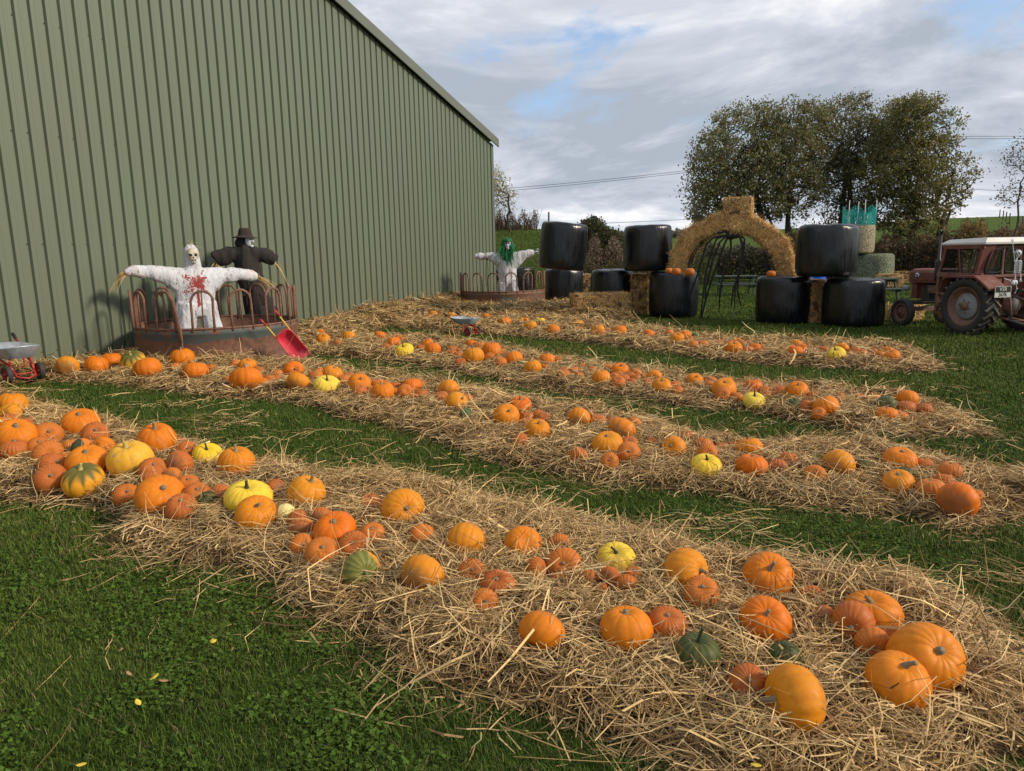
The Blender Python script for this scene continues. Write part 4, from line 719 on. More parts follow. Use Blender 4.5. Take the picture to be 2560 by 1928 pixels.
wrap(1530, 789, .61, 1.24, 'black wrapped bale on the ground behind the square straw bale', seed=4)
wrap(1410, 770, .63, 1.24, 'black wrapped bale at the foot of the leaning stack beside the far ring feeder', seed=5)
wrapat(1619, 19.05, 1.20, .635, 1.19, 'upper black wrapped bale bridging two others left of the straw arch', seed=6)
cB = bcent(1404, 671, .63, 1.25); wrap(1402, 676, .61, 1.22, 'upper leaning black wrapped bale nearest to the barn', z=1.27, tilt=(0, rad(5.5), 0), seed=7)
wrapat(2065, 15.9, 1.09, .62, 1.12, 'upper black wrapped bale between the straw arch and the tractor', seed=8)
pA = Vector(gp(1290, 757, 0)); wrap(1288, 752, .62, 1.22, 'black wrapped bale standing behind the green-haired scarecrow', seed=9, rx=1.22)
kx = at(2181, 640, 33.); K = Vector((kx[0], kx[1], 0))
bale_obj('net_wrapped_bale', M_NETG, K, .93, 1.42, 'wide round bale in green net under a tan one, behind the black bales', 'bale', 'net wrapped bales behind the black ones', seed=11)
jx = at(2141, 640, 33.); bale_obj('net_wrapped_bale', M_NETT, (jx[0], jx[1], 1.43), .72, 1.30, 'tall tan net wrapped bale with a turquoise net fenced on top', 'bale', 'net wrapped bales behind the black ones', seed=12)
# turquoise net ring with poles on the tan bale
nt_ = thing('net_basket', (jx[0], jx[1], 2.70), 0, 'turquoise net ring held up by thin white poles on top of the tan bale', 'netting')
mb = MB(); R_ = .68; nn = 44
for j in range(nn):
    q = 2*math.pi*j/nn; q2 = 2*math.pi*(j+1)/nn
    for i in range(11):
        hgt = lambda q: .70+.13*math.sin(q*5)+.08*math.sin(q*2+1)
        z0, z1 = i/11*hgt(q), (i+1)/11*hgt(q); rr = R_*(1+.04*math.sin(q*7)); mb.tube([(rr*math.cos(q), rr*math.sin(q), z0), (rr*math.cos(q2), rr*math.sin(q2), z0)], .011, 4, cap=False)
    mb.tube([(R_*math.cos(q), R_*math.sin(q), 0), (R_*math.cos(q), R_*math.sin(q), hgt(q))], .011, 4, cap=False)
mb.build('net', M_TURQ, nt_)
for q in (3.6, 4.6, 5.9, 1.2):
    mb = MB(); mb.tube([(R_*math.cos(q), R_*math.sin(q), -.05), (R_*math.cos(q)*1.0, R_*math.sin(q), 1.08)], .018, 6); mb.build('pole', M_ROPE, nt_)

# ------------------------------------------------------------------ straw bales
def fuzzy_box(dim, nst, seed, sub=.05, rnd=.12, length=.16, squash=1.0):
    """rounded block of straw: displaced core plus sticking-out stalks. returns arrays"""
    rg = np.random.default_rng(seed); dx, dy, dz = dim; mb = MB(); nx_, ny_, nz_ = [max(3, int(d/sub)) for d in dim]; V = []; F = []
    def face(o, u, v, nu, nv):
        b = len(V)
        for i in range(nu+1):
            for j in range(nv+1): V.append(o+u*(i/nu)+v*(j/nv))
        for i in range(nu):
            for j in range(nv): F.append((b+i*(nv+1)+j, b+(i+1)*(nv+1)+j, b+(i+1)*(nv+1)+j+1, b+i*(nv+1)+j+1))
    A = lambda *a: np.array(a, float); o = A(-dx/2, -dy/2, -dz/2)
    face(o, A(dx,0,0), A(0,0,dz), nx_, nz_); face(o+A(0,dy,0), A(0,0,dz), A(dx,0,0), nz_, nx_); face(o, A(0,0,dz), A(0,dy,0), nz_, ny_); face(o+A(dx,0,0), A(0,dy,0), A(0,0,dz), ny_, nz_)
    face(o+A(0,0,dz), A(dx,0,0), A(0,dy,0), nx_, ny_); face(o, A(0,dy,0), A(dx,0,0), ny_, nx_)
    V = np.array(V); hd = A(dx, dy, dz)/2; r = rnd*min(dim)
    inner = np.clip(V, -(hd-r), hd-r); dlt = V-inner; ln = np.linalg.norm(dlt, axis=1, keepdims=True); V = inner+dlt/np.maximum(ln, 1e-6)*np.minimum(ln, r)
    nrm = V/hd; nz3 = np.stack([VNA(V[:, 1]*9+seed, V[:, 2]*9+3)-.5, VNB(V[:, 0]*9+seed, V[:, 2]*9)-.5, VNC(V[:, 0]*9, V[:, 1]*9+seed)-.5], -1); V = V+nrm*nz3*.11*min(1, min(dim)*2)
    # stalks
    ar = A(dy*dz, dy*dz, dx*dz, dx*dz, dx*dy, dx*dy); fi = rg.choice(6, nst, p=ar/ar.sum()); ax_ = fi//2; sg = np.where(fi % 2, 1, -1)
    P = rg.uniform(-.5, .5, (nst, 3))*np.array(dim)*.97; P[np.arange(nst), ax_] = sg*hd[ax_]*.985
    Nn = np.zeros((nst, 3)); Nn[np.arange(nst), ax_] = sg
    D = rg.normal(0, 1, (nst, 3)); D -= (D*Nn).sum(1, keepdims=True)*Nn*.82; D /= np.linalg.norm(D, axis=1, keepdims=True)
    L_ = rg.uniform(.4, 1.3, nst)*length; W_ = rg.uniform(.004, .008, nst); S = np.cross(D, Nn+rg.normal(0, .4, (nst, 3))); S /= np.linalg.norm(S, axis=1, keepdims=True)+1e-9
    P = P+Nn*rg.uniform(0, .02, nst)[:, None]; p0 = P-D*L_[:, None]/2; p2 = P+D*L_[:, None]/2; p1 = P+Nn*(L_*.10)[:, None]
    s2 = S*W_[:, None]/2; SV = np.stack([p0-s2, p0+s2, p1-s2, p1+s2, p2-s2*.5, p2+s2*.5], 1).reshape(-1, 3)
    SF = (np.array([[0, 1, 3, 2], [2, 3, 5, 4]])[None]+6*np.arange(nst)[:, None, None]).reshape(-1, 4)
    return V, np.array(F), SV, SF, np.repeat(straw_cols(nst)*np.array([1.28, 1.22, 1.12]), 6, 0)
def straw_block(name, dim, nst, seed, loc=None, rot=None, parent=None, **k):
    V, F, SV, SF, C = fuzzy_box(dim, nst, seed, **k)
    me = raw_mesh(name, np.concatenate([V, SV]), np.concatenate([F, SF+len(V)]), np.full(len(F)+len(SF), 4), [M_STRAWBASE, M_STRAW], np.concatenate([np.full((len(V), 3), .3), C]), False, np.concatenate([np.zeros(len(F)), np.ones(len(SF))]))
    o = link(name, me, parent, loc)
    if rot is not None: o.rotation_euler = rot
    return o
p = gp(1503, 797); o = straw_block('straw_bale', (1.50, .75, .64), 9000, 1, (p[0]+.02, p[1]+.40, .31), (0, 0, rad(4)), rnd=.42); tag(o, 'big loose square straw bale lying in front of the black bales', 'straw bale', 'square straw bales')
p = gp(1600, 793); o = straw_block('straw_bale', (.42, .5, 1.10), 3500, 2, (p[0]+.10, p[1]+.85, .54), (0, 0, 0)); tag(o, 'square straw bale standing on end in the gap left of the arch', 'straw bale', 'square straw bales')
p = gp(2040, 816); o = straw_block('straw_bale', (.42, .5, .98), 3500, 3, (p[0]+.28, p[1]+.80, .48), (0, 0, 0)); tag(o, 'square straw bale standing on end between two black bales right of the arch', 'straw bale', 'square straw bales')
p = gp(1464, 775); o = straw_block('straw_bale', (.34, .5, 1.0), 1500, 4, (p[0]+.22, p[1]+1.9, .5), (0, 0, 0)); tag(o, 'square straw bale in the narrow gap behind the leaning stack', 'straw bale', 'square straw bales')
for i, (x, y, lab, sz) in enumerate(((2233, 718, 'round-ended straw bale on the grass behind the right picnic table', (.8, .7, .55)), (2254, 709, 'farther straw bale behind the right picnic table, at its right', (.75, .7, .55)), (2313, 812, 'straw bale lying under the belly of the tractor', (.75, .42, .38)))):
    p = gp(x, y); o = straw_block('straw_bale', sz, 1800, 5+i, (p[0], p[1]+(.35 if i < 2 else .9), sz[2]/2-.01), (0, 0, rad(8+5*i)), rnd=.5); tag(o, lab, 'straw bale', 'square straw bales')
# straw arch
AL = Vector(at(1698, 676, 18.35)); AR = Vector(at(1966, 690, 17.30))
ac = (AL+AR)/2; hx = (AR-AL); half = hx.length/2; axx = Vector((hx.x, hx.y, 0)).normalized(); AZ = math.atan2(axx.y, axx.x)
arch = thing('straw_arch', (ac.x, ac.y, ac.z), AZ, 'tall arch of straw bales on a black metal hoop standing on two black bales', 'arch'); tl = (AR.z-AL.z)/hx.length
HR = 1.01; mb = MB()
for yo in (-.20, .14): mb.tube([((half-.27)*math.cos(a), yo, HR*math.sin(a)+tl*half*math.cos(a)) for a in np.linspace(-.04, math.pi+.04, 40)], .028, 8)
mb.build('hoop_frame', M_BLACK, arch)
NB = 10
for i in range(NB):
    a = math.pi*(i+.5)/NB; ro_ = 1+random.uniform(-.035, .035); q = Vector((half*ro_*math.cos(a), random.uniform(-.05, .05), (HR+.20)*ro_*math.sin(a)-.02+tl*half*math.cos(a))); tng = math.atan2((HR+.22)*math.cos(a), -half*math.sin(a))
    straw_block('straw_bale', (.43+.05*(i % 3), .42, .31+.07*((i*7) % 3)/2), 3400, 20+i, q, (random.uniform(-.12, .12), -tng+random.uniform(-.2, .2), random.uniform(-.12, .12)), arch, rnd=.42, length=.30)
straw_block('top_bale', (.60, .5, .42), 3200, 40, (.12, 0, HR+.22+.34), (0, rad(-1), 0), arch, rnd=.16, length=.16)
for (x, y, w_, lab, zt) in ((1672, 677, 17, 'leftmost of the three pumpkins on the black bale at the arch left foot', 1.19), (1690, 679, 20, 'middle one of the three pumpkins on the bale at the arch left foot', 1.19), (1724.5, 680, 21, 'rightmost of the three pumpkins on the bale at the arch left foot', 1.19), (1928, 685, 19, 'single pumpkin on the black bale at the inner right foot of the arch', 1.10)):
    r_ = w_/2/F_PX*17.9; P = gp(x, y, zt+r_*.78); o = link('pumpkin', PM['R'][int(x) % 5]); o.location = P; o.scale = (r_,)*3; tag(o, lab, 'pumpkin', 'pumpkins set on the black bales'); s = link('stem', SM['short'][0], o); s.location = (0, 0, .59)
# hanging spider
sp = thing('spider_decoration', tuple(arch.matrix_basis @ Vector((-.02, -.20, HR-.10))), AZ, 'giant black spider with long dangling legs hung under the crown of the straw arch', 'decoration')
mb = MB(); mb.ell((0, 0, 0), (.13, .11, .11), 0); mb.ell((.13, -.02, -.01), (.08, .07, .07), 0); mb.build('body', M_CORD, sp)
for pts in ([(-.15, .0), (-.38, -.05), (-.52, -.22), (-.70, -.95), (-.86, -1.5), (-.86, -1.78)], [(-.12, .0), (-.30, -.08), (-.42, -.45), (-.52, -1.0), (-.56, -1.5), (-.60, -2.05)], [(-.1, -.02), (-.22, -.15), (-.38, -.65), (-.50, -1.25), (-.52, -1.75)], [(-.06, -.04), (-.14, -.25), (-.30, -.8), (-.46, -1.4), (-.56, -1.9), (-.58, -2.15)],
            [(.0, -.05), (.02, -.3), (-.10, -.8), (-.18, -1.3), (-.20, -1.88)], [(.18, .02), (.26, -.25), (.24, -.8), (.10, -1.3), (.08, -1.70)], [(.16, .04), (.30, -.1), (.26, -.6), (.14, -1.2), (.14, -1.74)], [(.18, 0), (.30, -.3), (.20, -.9), (.18, -1.3), (.27, -1.68)]):
    mb = MB(); P3 = [(a*1.1, -.03+.02*i*random.uniform(-1, 1), b) for i, (a, b) in enumerate(pts)]; mb.tube(P3, [.030]+[.024]*(len(pts)-2)+[.010], 6); mb.build('leg', M_CORD, sp)

# ------------------------------------------------------------------ ring feeders
def ring_feeder(loc, R, zr, zt, nh, a0, a1, m, label, phase=0, overlap=None):
    t = thing('ring_feeder', loc, 0, label, 'ring feeder', 'ring feeders by the barn'); full = a1-a0 > 6.2; mb = MB(); n = 96
    prof = [(R, 0), (R+.004, .04), (R+.022, .06), (R+.004, .08), (R, .1), (R, zr-.10), (R+.018, zr-.08), (R, zr-.05), (R, zr), (R-.012, zr), (R-.012, 0)]
    Mx = Matrix.Rotation(a0, 4, 'Z'); mb.lathe(prof, n, 0, Mx, ang=(2*math.pi if full else a1-a0)); mb.build('sheet_panel', m, t)
    mb = MB(); pts = [((R-.005)*math.cos(a), (R-.005)*math.sin(a), zr) for a in np.linspace(a0, a1, 97)[:None if not full else -1]]; mb.tube(pts, .019, 8, closed=full); mb.build('rim_rail', M_RUSTBAR, t)
    for i in range(nh):
        a = a0+(a1-a0)*(i+.5)/nh+phase; hw = .115*1.38/R if full else .105; hwid = .165; mb = MB()
        def Pp(u, z, rr=R-.005): aa = a+u/R; return (rr*math.cos(aa), rr*math.sin(aa), z)
        hz = zt-hwid; lean = random.uniform(-.02, .02)
        pts = [Pp(-hwid, zr-.05)]+[Pp(-hwid+lean*.5, zr+(hz-zr)*q) for q in (.5, 1)]+[Pp(-hwid*math.cos(q)+lean, hz+hwid*math.sin(q)) for q in np.linspace(.2, math.pi-.2, 9)]+[Pp(hwid+lean*.5, hz), Pp(hwid, zr+(hz-zr)*.5), Pp(hwid, zr-.05)]
        mb.tube(pts, .021, 8); mb.tube([Pp(0, zr-.03), Pp(lean, zt-.02)], .013, 7)
        mb.build('hoop', M_RUSTBAR, t)
    if overlap is not None:
        a = overlap; mb = MB(); mb.tube([((R+.015)*math.cos(a), (R+.015)*math.sin(a), z) for z in (0.02, zr*.5, zr+.02)], .016, 7); mb.tube([((R+.03)*math.cos(a+u), (R+.03)*math.sin(a+u), z) for u, z in ((-.01, zr-.2), (-.03, zr+.2), (-.06, zr+.45), (-.10, zt-.06), (-.12, zt+.0))], [(.03, .012)]*5, 7); mb.build('joining_bar', M_RUSTBAR, t)
    return t
F1 = Vector((-5.19, 12.63, 0)); fa = math.atan2(-F1.y, -F1.x)
ring_feeder(tuple(F1), 1.34, .62, 1.22, 14, fa-math.pi+.06, fa+math.pi+.06, M_RUSTA, 'rusty round cattle feeder holding two scarecrows, a band of blue-green paint left', overlap=fa-.42)
F2 = Vector((-.233, 22.7, 0)); fa2 = math.atan2(-F2.y, -F2.x)
ring_feeder(tuple(F2), 1.33, .60, 1.16, 8, fa2-math.pi/2-.05, fa2+math.pi/2+.05, M_RUSTB, 'farther rusty half ring cattle feeder in front of the green-haired scarecrow')

# ------------------------------------------------------------------ scarecrows
def remeshed(mb, name, m, vox, disp, dsc, parent, sm=3, seed=0, zf=.5):
    o = mb.build(name+'_tmp', m); md = o.modifiers.new('r', 'REMESH'); md.mode = 'VOXEL'; md.voxel_size = vox; md.use_smooth_shade = True
    s = o.modifiers.new('s', 'SMOOTH'); s.iterations = sm; s.factor = .5
    dg = bpy.context.evaluated_depsgraph_get(); me = bpy.data.meshes.new_from_object(o.evaluated_get(dg)); bpy.data.objects.remove(o)
    n = len(me.vertices); co = np.empty(n*3, np.float32); no = np.empty(n*3, np.float32); me.vertices.foreach_get('co', co); me.vertices.foreach_get('normal', no); co = co.reshape(-1, 3); no = no.reshape(-1, 3)
    dv = np.array([mnoise.noise(Vector((c[0]*dsc, c[1]*dsc, c[2]*dsc*zf+seed)))+.5*abs(mnoise.noise(Vector((c[0]*dsc*2.3, c[1]*dsc*2.3, c[2]*dsc*2*zf+9+seed)))) for c in co.tolist()])
    co = co+no*dv[:, None]*disp; me.vertices.foreach_set('co', co.ravel().astype(np.float32)); me.name = name; me.polygons.foreach_set('use_smooth', np.ones(len(me.polygons), bool)); me.materials.clear(); me.materials.append(m); me.update()
    return link(name, me, parent)
def tuft(parent, c, d, n, length, spread, seed, name='straw_tuft', cols=None, wd=.006, droop=.3):
    rg = np.random.default_rng(seed); V = []; F = []; d = Vector(d).normalized(); C = []
    cc = straw_cols(n) if cols is None else cols(n, rg)
    for i in range(n):
        v = (d+Vector(rg.normal(0, spread, 3))).normalized(); l = length*rg.uniform(.5, 1.25); s = v.cross(Vector(rg.normal(0, 1, 3))).normalized()*wd*rg.uniform(.5, 1); p = Vector(c)+Vector(rg.normal(0, .02, 3))
        b = len(V)
        for k in range(4): t = k/3; q = p+v*l*t+Vector((0, 0, -droop*l*t*t)); V += [tuple(q-s*(1-.7*t)), tuple(q+s*(1-.7*t))]; C += [cc[i], cc[i]]
        F += [(b+2*k, b+2*k+1, b+2*k+3, b+2*k+2) for k in range(3)]
    me = raw_mesh(name, V, np.array(F), np.full(len(F), 4), [M_STRAW], np.array(C)); return link(name, me, parent)
def face_cam(P): return math.atan2(P.x, -(-P.y))*-1.0   # rotation so that local -y looks back to the camera
def skull(parent, c, s, m, yaw=0, jaw=True, name='skull_mask'):
    mb = MB(); Rz = Matrix.Rotation(yaw, 3, 'Z'); T = lambda p: Vector(c)+Rz @ (Vector(p)*s)
    mb.ell(T((0, .02, .05)), (.60*s, .62*s, .62*s), 0, 18, 12, R=Rz); mb.ell(T((0, -.28, -.22)), (.43*s, .34*s, .36*s), 0, 14, 10, R=Rz); mb.ell(T((0, -.30, -.62)), (.30*s, .28*s, .28*s), 0, 14, 10, R=Rz); mb.ell(T((0, -.42, -.40)), (.30*s, .20*s, .22*s), 0, R=Rz)
    for sx_ in (-1, 1): mb.ell(T((sx_*.33, -.38, -.20)), (.14*s, .14*s, .11*s), 0, R=Rz); mb.ell(T((sx_*.24, -.53, .12)), (.2*s, .08*s, .07*s), 0, R=Rz)
    o = remeshed(mb, name, m, .045*s, .004*s, 5, parent, 2)
    e_ = MB()
    for sx_ in (-1, 1): e_.ell(T((sx_*.23, -.56, -.06)), (.155*s, .07*s, .135*s), 0, R=Rz)
    e_.ell(T((0, -.62, -.30)), (.06*s, .04*s, .10*s), 0, R=Rz); e_.build('eye_socket', M_SOCKET, o)
    e_ = MB()
    for k in range(-3, 4): e_.box(T((k*.07, -.60+abs(k)*.018, -.545)), (.012*s, .03*s, .16*s), 0, R=Rz)
    e_.box(T((0, -.595, -.545)), (.44*s, .035*s, .016*s), 0, R=Rz); e_.build('teeth_gaps', M_SOCKET, o); return o
def suit(t, arms, body, legs, m, neck=1.56, hood=True, seed=0, name='overalls'):
    mb = MB()
    mb.tube([(0, 0, .72), (0, 0, .85), (0, 0, 1.0), (0, 0, 1.2), (0, 0, 1.38), (0, 0, neck-.06), (0, 0, neck)], [(body[0]*.92, .14), (body[0], .17), (body[1], .15), (body[2], .16), (body[2]*.95, .15), (.2, .12), (.10, .09)], 20)
    for a in arms: mb.tube([p[0] for p in a], [p[1] for p in a], 14)
    for a in legs: mb.tube([p[0] for p in a], [p[1] for p in a], 14)
    if hood: mb.tube([(0, .02, neck-.1), (0, .03, neck+.02), (0, .04, neck+.16), (0, .05, neck+.30), (0, .05, neck+.37)], [.14, .145, .135, .125, .06], 16)
    return remeshed(mb, name, m, .018, .026, 8, t, 2, seed, .16)
# 1 white skull scarecrow
P = Vector(gp(505, 890)); rz = math.atan2(P.x, P.y)*-1+rad(20)
s1 = thing('scarecrow', tuple(P), rz, 'scarecrow in blood-stained white overalls with a skull mask, arms out, in the near feeder', 'scarecrow')
suit(s1, [[((.15, 0, 1.32), (.14, .26)), ((.36, 0, 1.38), (.11, .20)), ((.52, 0, 1.42), (.10, .145)), ((.8, .0, 1.43), (.09, .115)), ((1.02, 0, 1.40), (.085, .11)), ((1.15, 0, 1.385), (.05, .06))], [((-.15, 0, 1.32), (.14, .26)), ((-.34, 0, 1.40), (.11, .20)), ((-.50, 0, 1.47), (.10, .145)), ((-.75, 0, 1.52), (.085, .11)), ((-.95, 0, 1.54), (.085, .105)), ((-1.07, 0, 1.53), (.07, .07)), ((-1.12, 0, 1.52), (.04, .04))]], (.37, .33, .34),
     [[((.17, 0, .95), .17), ((.21, 0, .6), .17), ((.26, 0, .38), .17)], [((-.17, 0, .95), .17), ((-.22, 0, .6), .17), ((-.27, 0, .38), .17)]], M_SUIT1, 1.60, True, 1)
skull(s1, (-.015, -.075, 1.80), .178, M_BONE, yaw=rad(-16))
tuft(s1, (1.14, 0, 1.38), (1, 0, -.55), 60, .34, .22, 1, 'straw_hand'); tuft(s1, (-1.10, 0, 1.51), (-1, 0, -.1), 40, .24, .25, 2, 'straw_hand', droop=.8); tuft(s1, (0, 0, 1.93), (.1, 0, 1), 14, .22, .8, 3, 'straw_hair', droop=.5)
# 2 black coat scarecrow
P = Vector(gp(640, 864)); rz = math.atan2(P.x, P.y)*-1
s2 = thing('scarecrow', tuple(P), rz, 'scarecrow in a long black coat and brown brimmed hat with a white witch mask', 'scarecrow')
mb = MB(); mb.tube([(.16, 0, .30), (.12, 0, .7), (.05, 0, 1.1), (-.02, 0, 1.4), (-.04, 0, 1.7), (-.05, 0, 1.88), (-.05, 0, 1.97)], [(.34, .2), (.30, .19), (.25, .17), (.25, .16), (.24, .16), (.17, .13), (.07, .07)], 20)
mb.tube([(-.05, 0, 1.80), (-.3, -.02, 1.80), (-.52, -.03, 1.74), (-.60, -.03, 1.70)], [.14, (.11, .15), (.11, .17), (.09, .15)], 14); mb.tube([(-.05, 0, 1.80), (.2, -.02, 1.80), (.40, -.03, 1.73), (.50, -.03, 1.66)], [.14, (.11, .14), (.10, .15), (.08, .12)], 14)
remeshed(mb, 'coat', M_CLOTHBLK, .020, .045, 7, s2, 2, 4, .14)
mb = MB(); mb.box((.0, -.175, 1.02), (.34, .02, .05)); mb.box((-.03, -.19, .9), (.16, .015, .18)); mb.box((.17, -.17, .9), (.16, .015, .18)); mb.build('pocket', M_CLOTHBLK, s2, bevel=.01)
mb = MB(); mb.ell((-.07, .02, 2.06), (.12, .12, .12)); mb.ell((-.12, .03, 2.0), (.12, .11, .09)); mb.ell((-.17, 0, 2.0), (.06, .08, .05)); mb.tube([(-.05, 0, 1.9), (-.05, 0, 2.05)], .08, 12); remeshed(mb, 'hood', M_SOCKET, .02, .02, 12, s2)
yaw = rad(48); Rz = Matrix.Rotation(yaw, 3, 'Z'); mb = MB(); c_ = Vector((.035, -.06, 2.05))
for p_, r_ in (((0, 0, 0), (.085, .07, .12)), ((0, -.075, -.015), (.022, .05, .035)), ((0, -.055, -.10), (.035, .035, .03)), ((-.045, -.04, .0), (.03, .03, .025)), ((.045, -.04, .0), (.03, .03, .025)), ((0, -.05, .055), (.06, .03, .02))): mb.ell(c_+Rz @ Vector(p_), r_, R=Rz)
mk = remeshed(mb, 'witch_mask', M_BONEW, .010, .002, 12, s2, 2); mb = MB()
for sx_ in (-1, 1): mb.ell(c_+Rz @ Vector((sx_*.035, -.067, .03)), (.017, .012, .010), R=Rz); mb.ell(c_+Rz @ Vector((sx_*.04, -.068, .058)), (.026, .012, .006), R=Rz)
mb.ell(c_+Rz @ Vector((0, -.072, -.066)), (.028, .012, .008), R=Rz); mb.build('eye_socket', M_SOCKET, mk)
mb = MB(); mb.lathe([(0, .19), (.08, .188), (.12, .165), (.135, .10), (.148, .02), (.155, .0), (.20, -.02), (.265, -.035), (.262, -.05), (.20, -.045), (.13, -.03), (0, -.02)], 28); h_ = remeshed(mb, 'hat', M_HAT, .014, .008, 7, s2, 1); h_.location = (-.03, 0, 2.145); h_.scale = (.92, .92, .82); h_.rotation_euler = (0, rad(2), 0)
tuft(s2, (-.60, -.03, 1.64), (-.1, -.4, -.8), 45, .20, .35, 5, 'straw_hand', droop=.5); tuft(s2, (.50, -.03, 1.62), (.5, 0, -.6), 8, .35, .3, 6, 'straw_hand', droop=.8)
# 3 green haired scarecrow
P = Vector(gp(1270, 777)); rz = math.atan2(P.x, P.y)*-1
s3 = thing('scarecrow', tuple(P), rz, 'scarecrow in white overalls with long green hair and a painted mask, in the far feeder', 'scarecrow')
suit(s3, [[((.12, 0, 1.45), (.13, .26)), ((.32, 0, 1.58), (.11, .21)), ((.52, 0, 1.68), (.10, .14)), ((.75, .0, 1.735), (.08, .10)), ((.82, 0, 1.75), (.06, .07))], [((-.1, 0, 1.47), (.13, .24)), ((-.3, 0, 1.58), (.11, .19)), ((-.5, 0, 1.65), (.09, .12)), ((-.8, 0, 1.65), (.105, .10)), ((-.97, 0, 1.66), (.07, .07))]], (.30, .26, .28),
     [[((.12, 0, .85), .17), ((.18, 0, .55), .16), ((.22, 0, .3), .16)], [((-.12, 0, .85), .17), ((-.16, 0, .55), .16), ((-.2, 0, .3), .16)]], M_SUIT2, 1.78, False, 7)
mb = MB(); mb.ell((0.03, -.05, 2.0), (.095, .08, .15)); mb.ell((.03, -.12, 1.96), (.03, .04, .035)); mb.ell((.03, -.10, 1.87), (.05, .05, .04)); mk = remeshed(mb, 'painted_mask', M_BONEW, .012, .002, 9, s3)
mb = MB()
for sx_ in (-1, 1): mb.ell((.03+sx_*.042, -.128, 2.02), (.027, .014, .024)); mb.tube([(.03+sx_*.02, -.13, 2.05), (.03+sx_*.05, -.11, 2.12)], .006, 5)
mb.ell((.03, -.15, 1.885), (.04, .012, .01)); mb.tube([(.03, -.13, 2.05), (.03, -.12, 2.13)], .006, 5); mb.build('eye_socket', M_SOCKET, mk)
def gcol(n, rg): return np.array([.015, .17, .06])*rg.uniform(.4, 1.5, (n, 1))
mb = MB(); mb.ell((.02, .03, 2.08), (.15, .14, .12)); mb.ell((-.07, .04, 1.9), (.10, .12, .22)); mb.ell((.13, .03, 1.92), (.09, .12, .22)); mb.ell((.0, -.08, 1.62), (.13, .07, .24)); M_WIG = mat('green_wig', (.012, .13, .045), .7, var=.6, vscale=30, bump=.8, bscale=50); wig = remeshed(mb, 'green_wig', M_WIG, .02, .05, 14, s3)
tuft(wig, (-.08, -.07, 1.98), (-.25, -.25, -1), 70, .45, .22, 11, 'hair_lock', gcol, .012, .2); tuft(wig, (.13, -.07, 1.98), (.05, -.2, -1), 70, .45, .18, 12, 'hair_lock', gcol, .012, .2); tuft(wig, (.02, -.12, 1.72), (.1, -.05, -1), 60, .36, .2, 13, 'hair_lock', gcol, .012, .1)
mb = MB()   # plastic hand with five fingers
mb.tube([(.80, 0, 1.75), (.88, 0, 1.755), (.93, 0, 1.76)], [(.035, .02), (.05, .02), (.05, .016)], 10)
for k, (dz, l) in enumerate(((.045, .10), (.015, .12), (-.015, .115), (-.042, .09))): mb.tube([(.925, 0, 1.76+dz), (.925+l*.5, -.01, 1.76+dz*1.5), (.925+l, -.015, 1.76+dz*1.9)], [.014, .012, .009], 7)
mb.tube([(.87, 0, 1.79), (.91, -.02, 1.83), (.95, -.03, 1.85)], [.015, .013, .009], 7); mb.build('hand', M_BONEW, s3)
mb = MB(); mb.tube([(-.62, -.11, 1.72), (-.60, -.12, 1.60), (-.61, -.02, 1.54), (-.63, .1, 1.62), (-.62, .0, 1.77), (-.62, -.11, 1.72)], .008, 5); mb.tube([(-.61, -.1, 1.6), (-.66, -.1, 1.2), (-.64, -.1, .75)], .007, 5); mb.tube([(-.60, -.1, 1.6), (-.57, -.1, 1.25), (-.60, -.1, .8)], .007, 5)
mb.tube([(-.60, -.12, 1.58), (-.4, -.13, 1.74), (-.2, -.16, 1.75), (.0, -.16, 1.6)], .006, 5); mb.build('tied_string', M_CORD, s3)

# ------------------------------------------------------------------ toy wheelbarrows
def tray(mb, L_, Wd, D, mi=0, z=0, nose=.5, thick=.006):
    ringsz = []
    for k, (f, zz_) in enumerate(((0.0, -D), (.35, -D), (.62, -D), (.68, -D*.9), (1.0, 0), (1.03, .0), (1.03, -.008), (.70, -D*.92-.01))):
        pts = []
        for j in range(32):
            q = 2*math.pi*j/32; c_, s_ = math.cos(q), math.sin(q); e_ = .55
            x = L_/2*f*(abs(c_)**e_)*(1 if c_ > 0 else -1); y = Wd/2*f*(abs(s_)**e_)*(1 if s_ > 0 else -1)*(1-.18*max(0, c_))
            pts.append((x+(nose*.1*L_*(1-f)*-1), y, z+zz_+(.02 if f > .9 else 0)*c_*c_))
        ringsz += pts
    fs = [(k*32+j, k*32+(j+1) % 32, (k+1)*32+(j+1) % 32, (k+1)*32+j) for k in range(1, 7) for j in range(32)]; fs.append(tuple(range(63, 31, -1)))
    mb.add(ringsz, fs, mi, True)
def wheel(parent, c, r, w_, rimr, ty, rm, name='wheel', axis='y', spokes=5):
    mb = MB(); mb.lathe([(rimr, -w_*.42), (r*.9, -w_*.5), (r, -w_*.3), (r, w_*.3), (r*.9, w_*.5), (rimr, w_*.42), (rimr, -w_*.42)], 28, 0, Matrix.Translation(c), 'y'); wh = mb.build(name, ty, parent)
    mb = MB(); mb.lathe([(rimr, -w_*.35), (rimr*.92, -w_*.38), (rimr*.86, -w_*.1), (rimr*.3, -w_*.15), (rimr*.28, -w_*.5), (0, -w_*.5)], 24, 0, Matrix.Translation(c), 'y'); mb.lathe([(rimr, w_*.35), (rimr*.92, w_*.38), (rimr*.86, w_*.1), (rimr*.3, w_*.15), (rimr*.28, w_*.5), (0, w_*.5)], 24, 0, Matrix.Translation(c), 'y')
    for k in range(spokes):
        a = 2*math.pi*k/spokes
        for sg in (-1, 1): mb.beam(Vector(c)+Vector((rimr*.25*math.cos(a), sg*w_*.2, rimr*.25*math.sin(a))), Vector(c)+Vector((rimr*.9*math.cos(a), sg*w_*.2, rimr*.9*math.sin(a))), rimr*.16, w_*.12, 0, up=(0, 1, 0))
    mb.build('rim', rm, wh); return wh
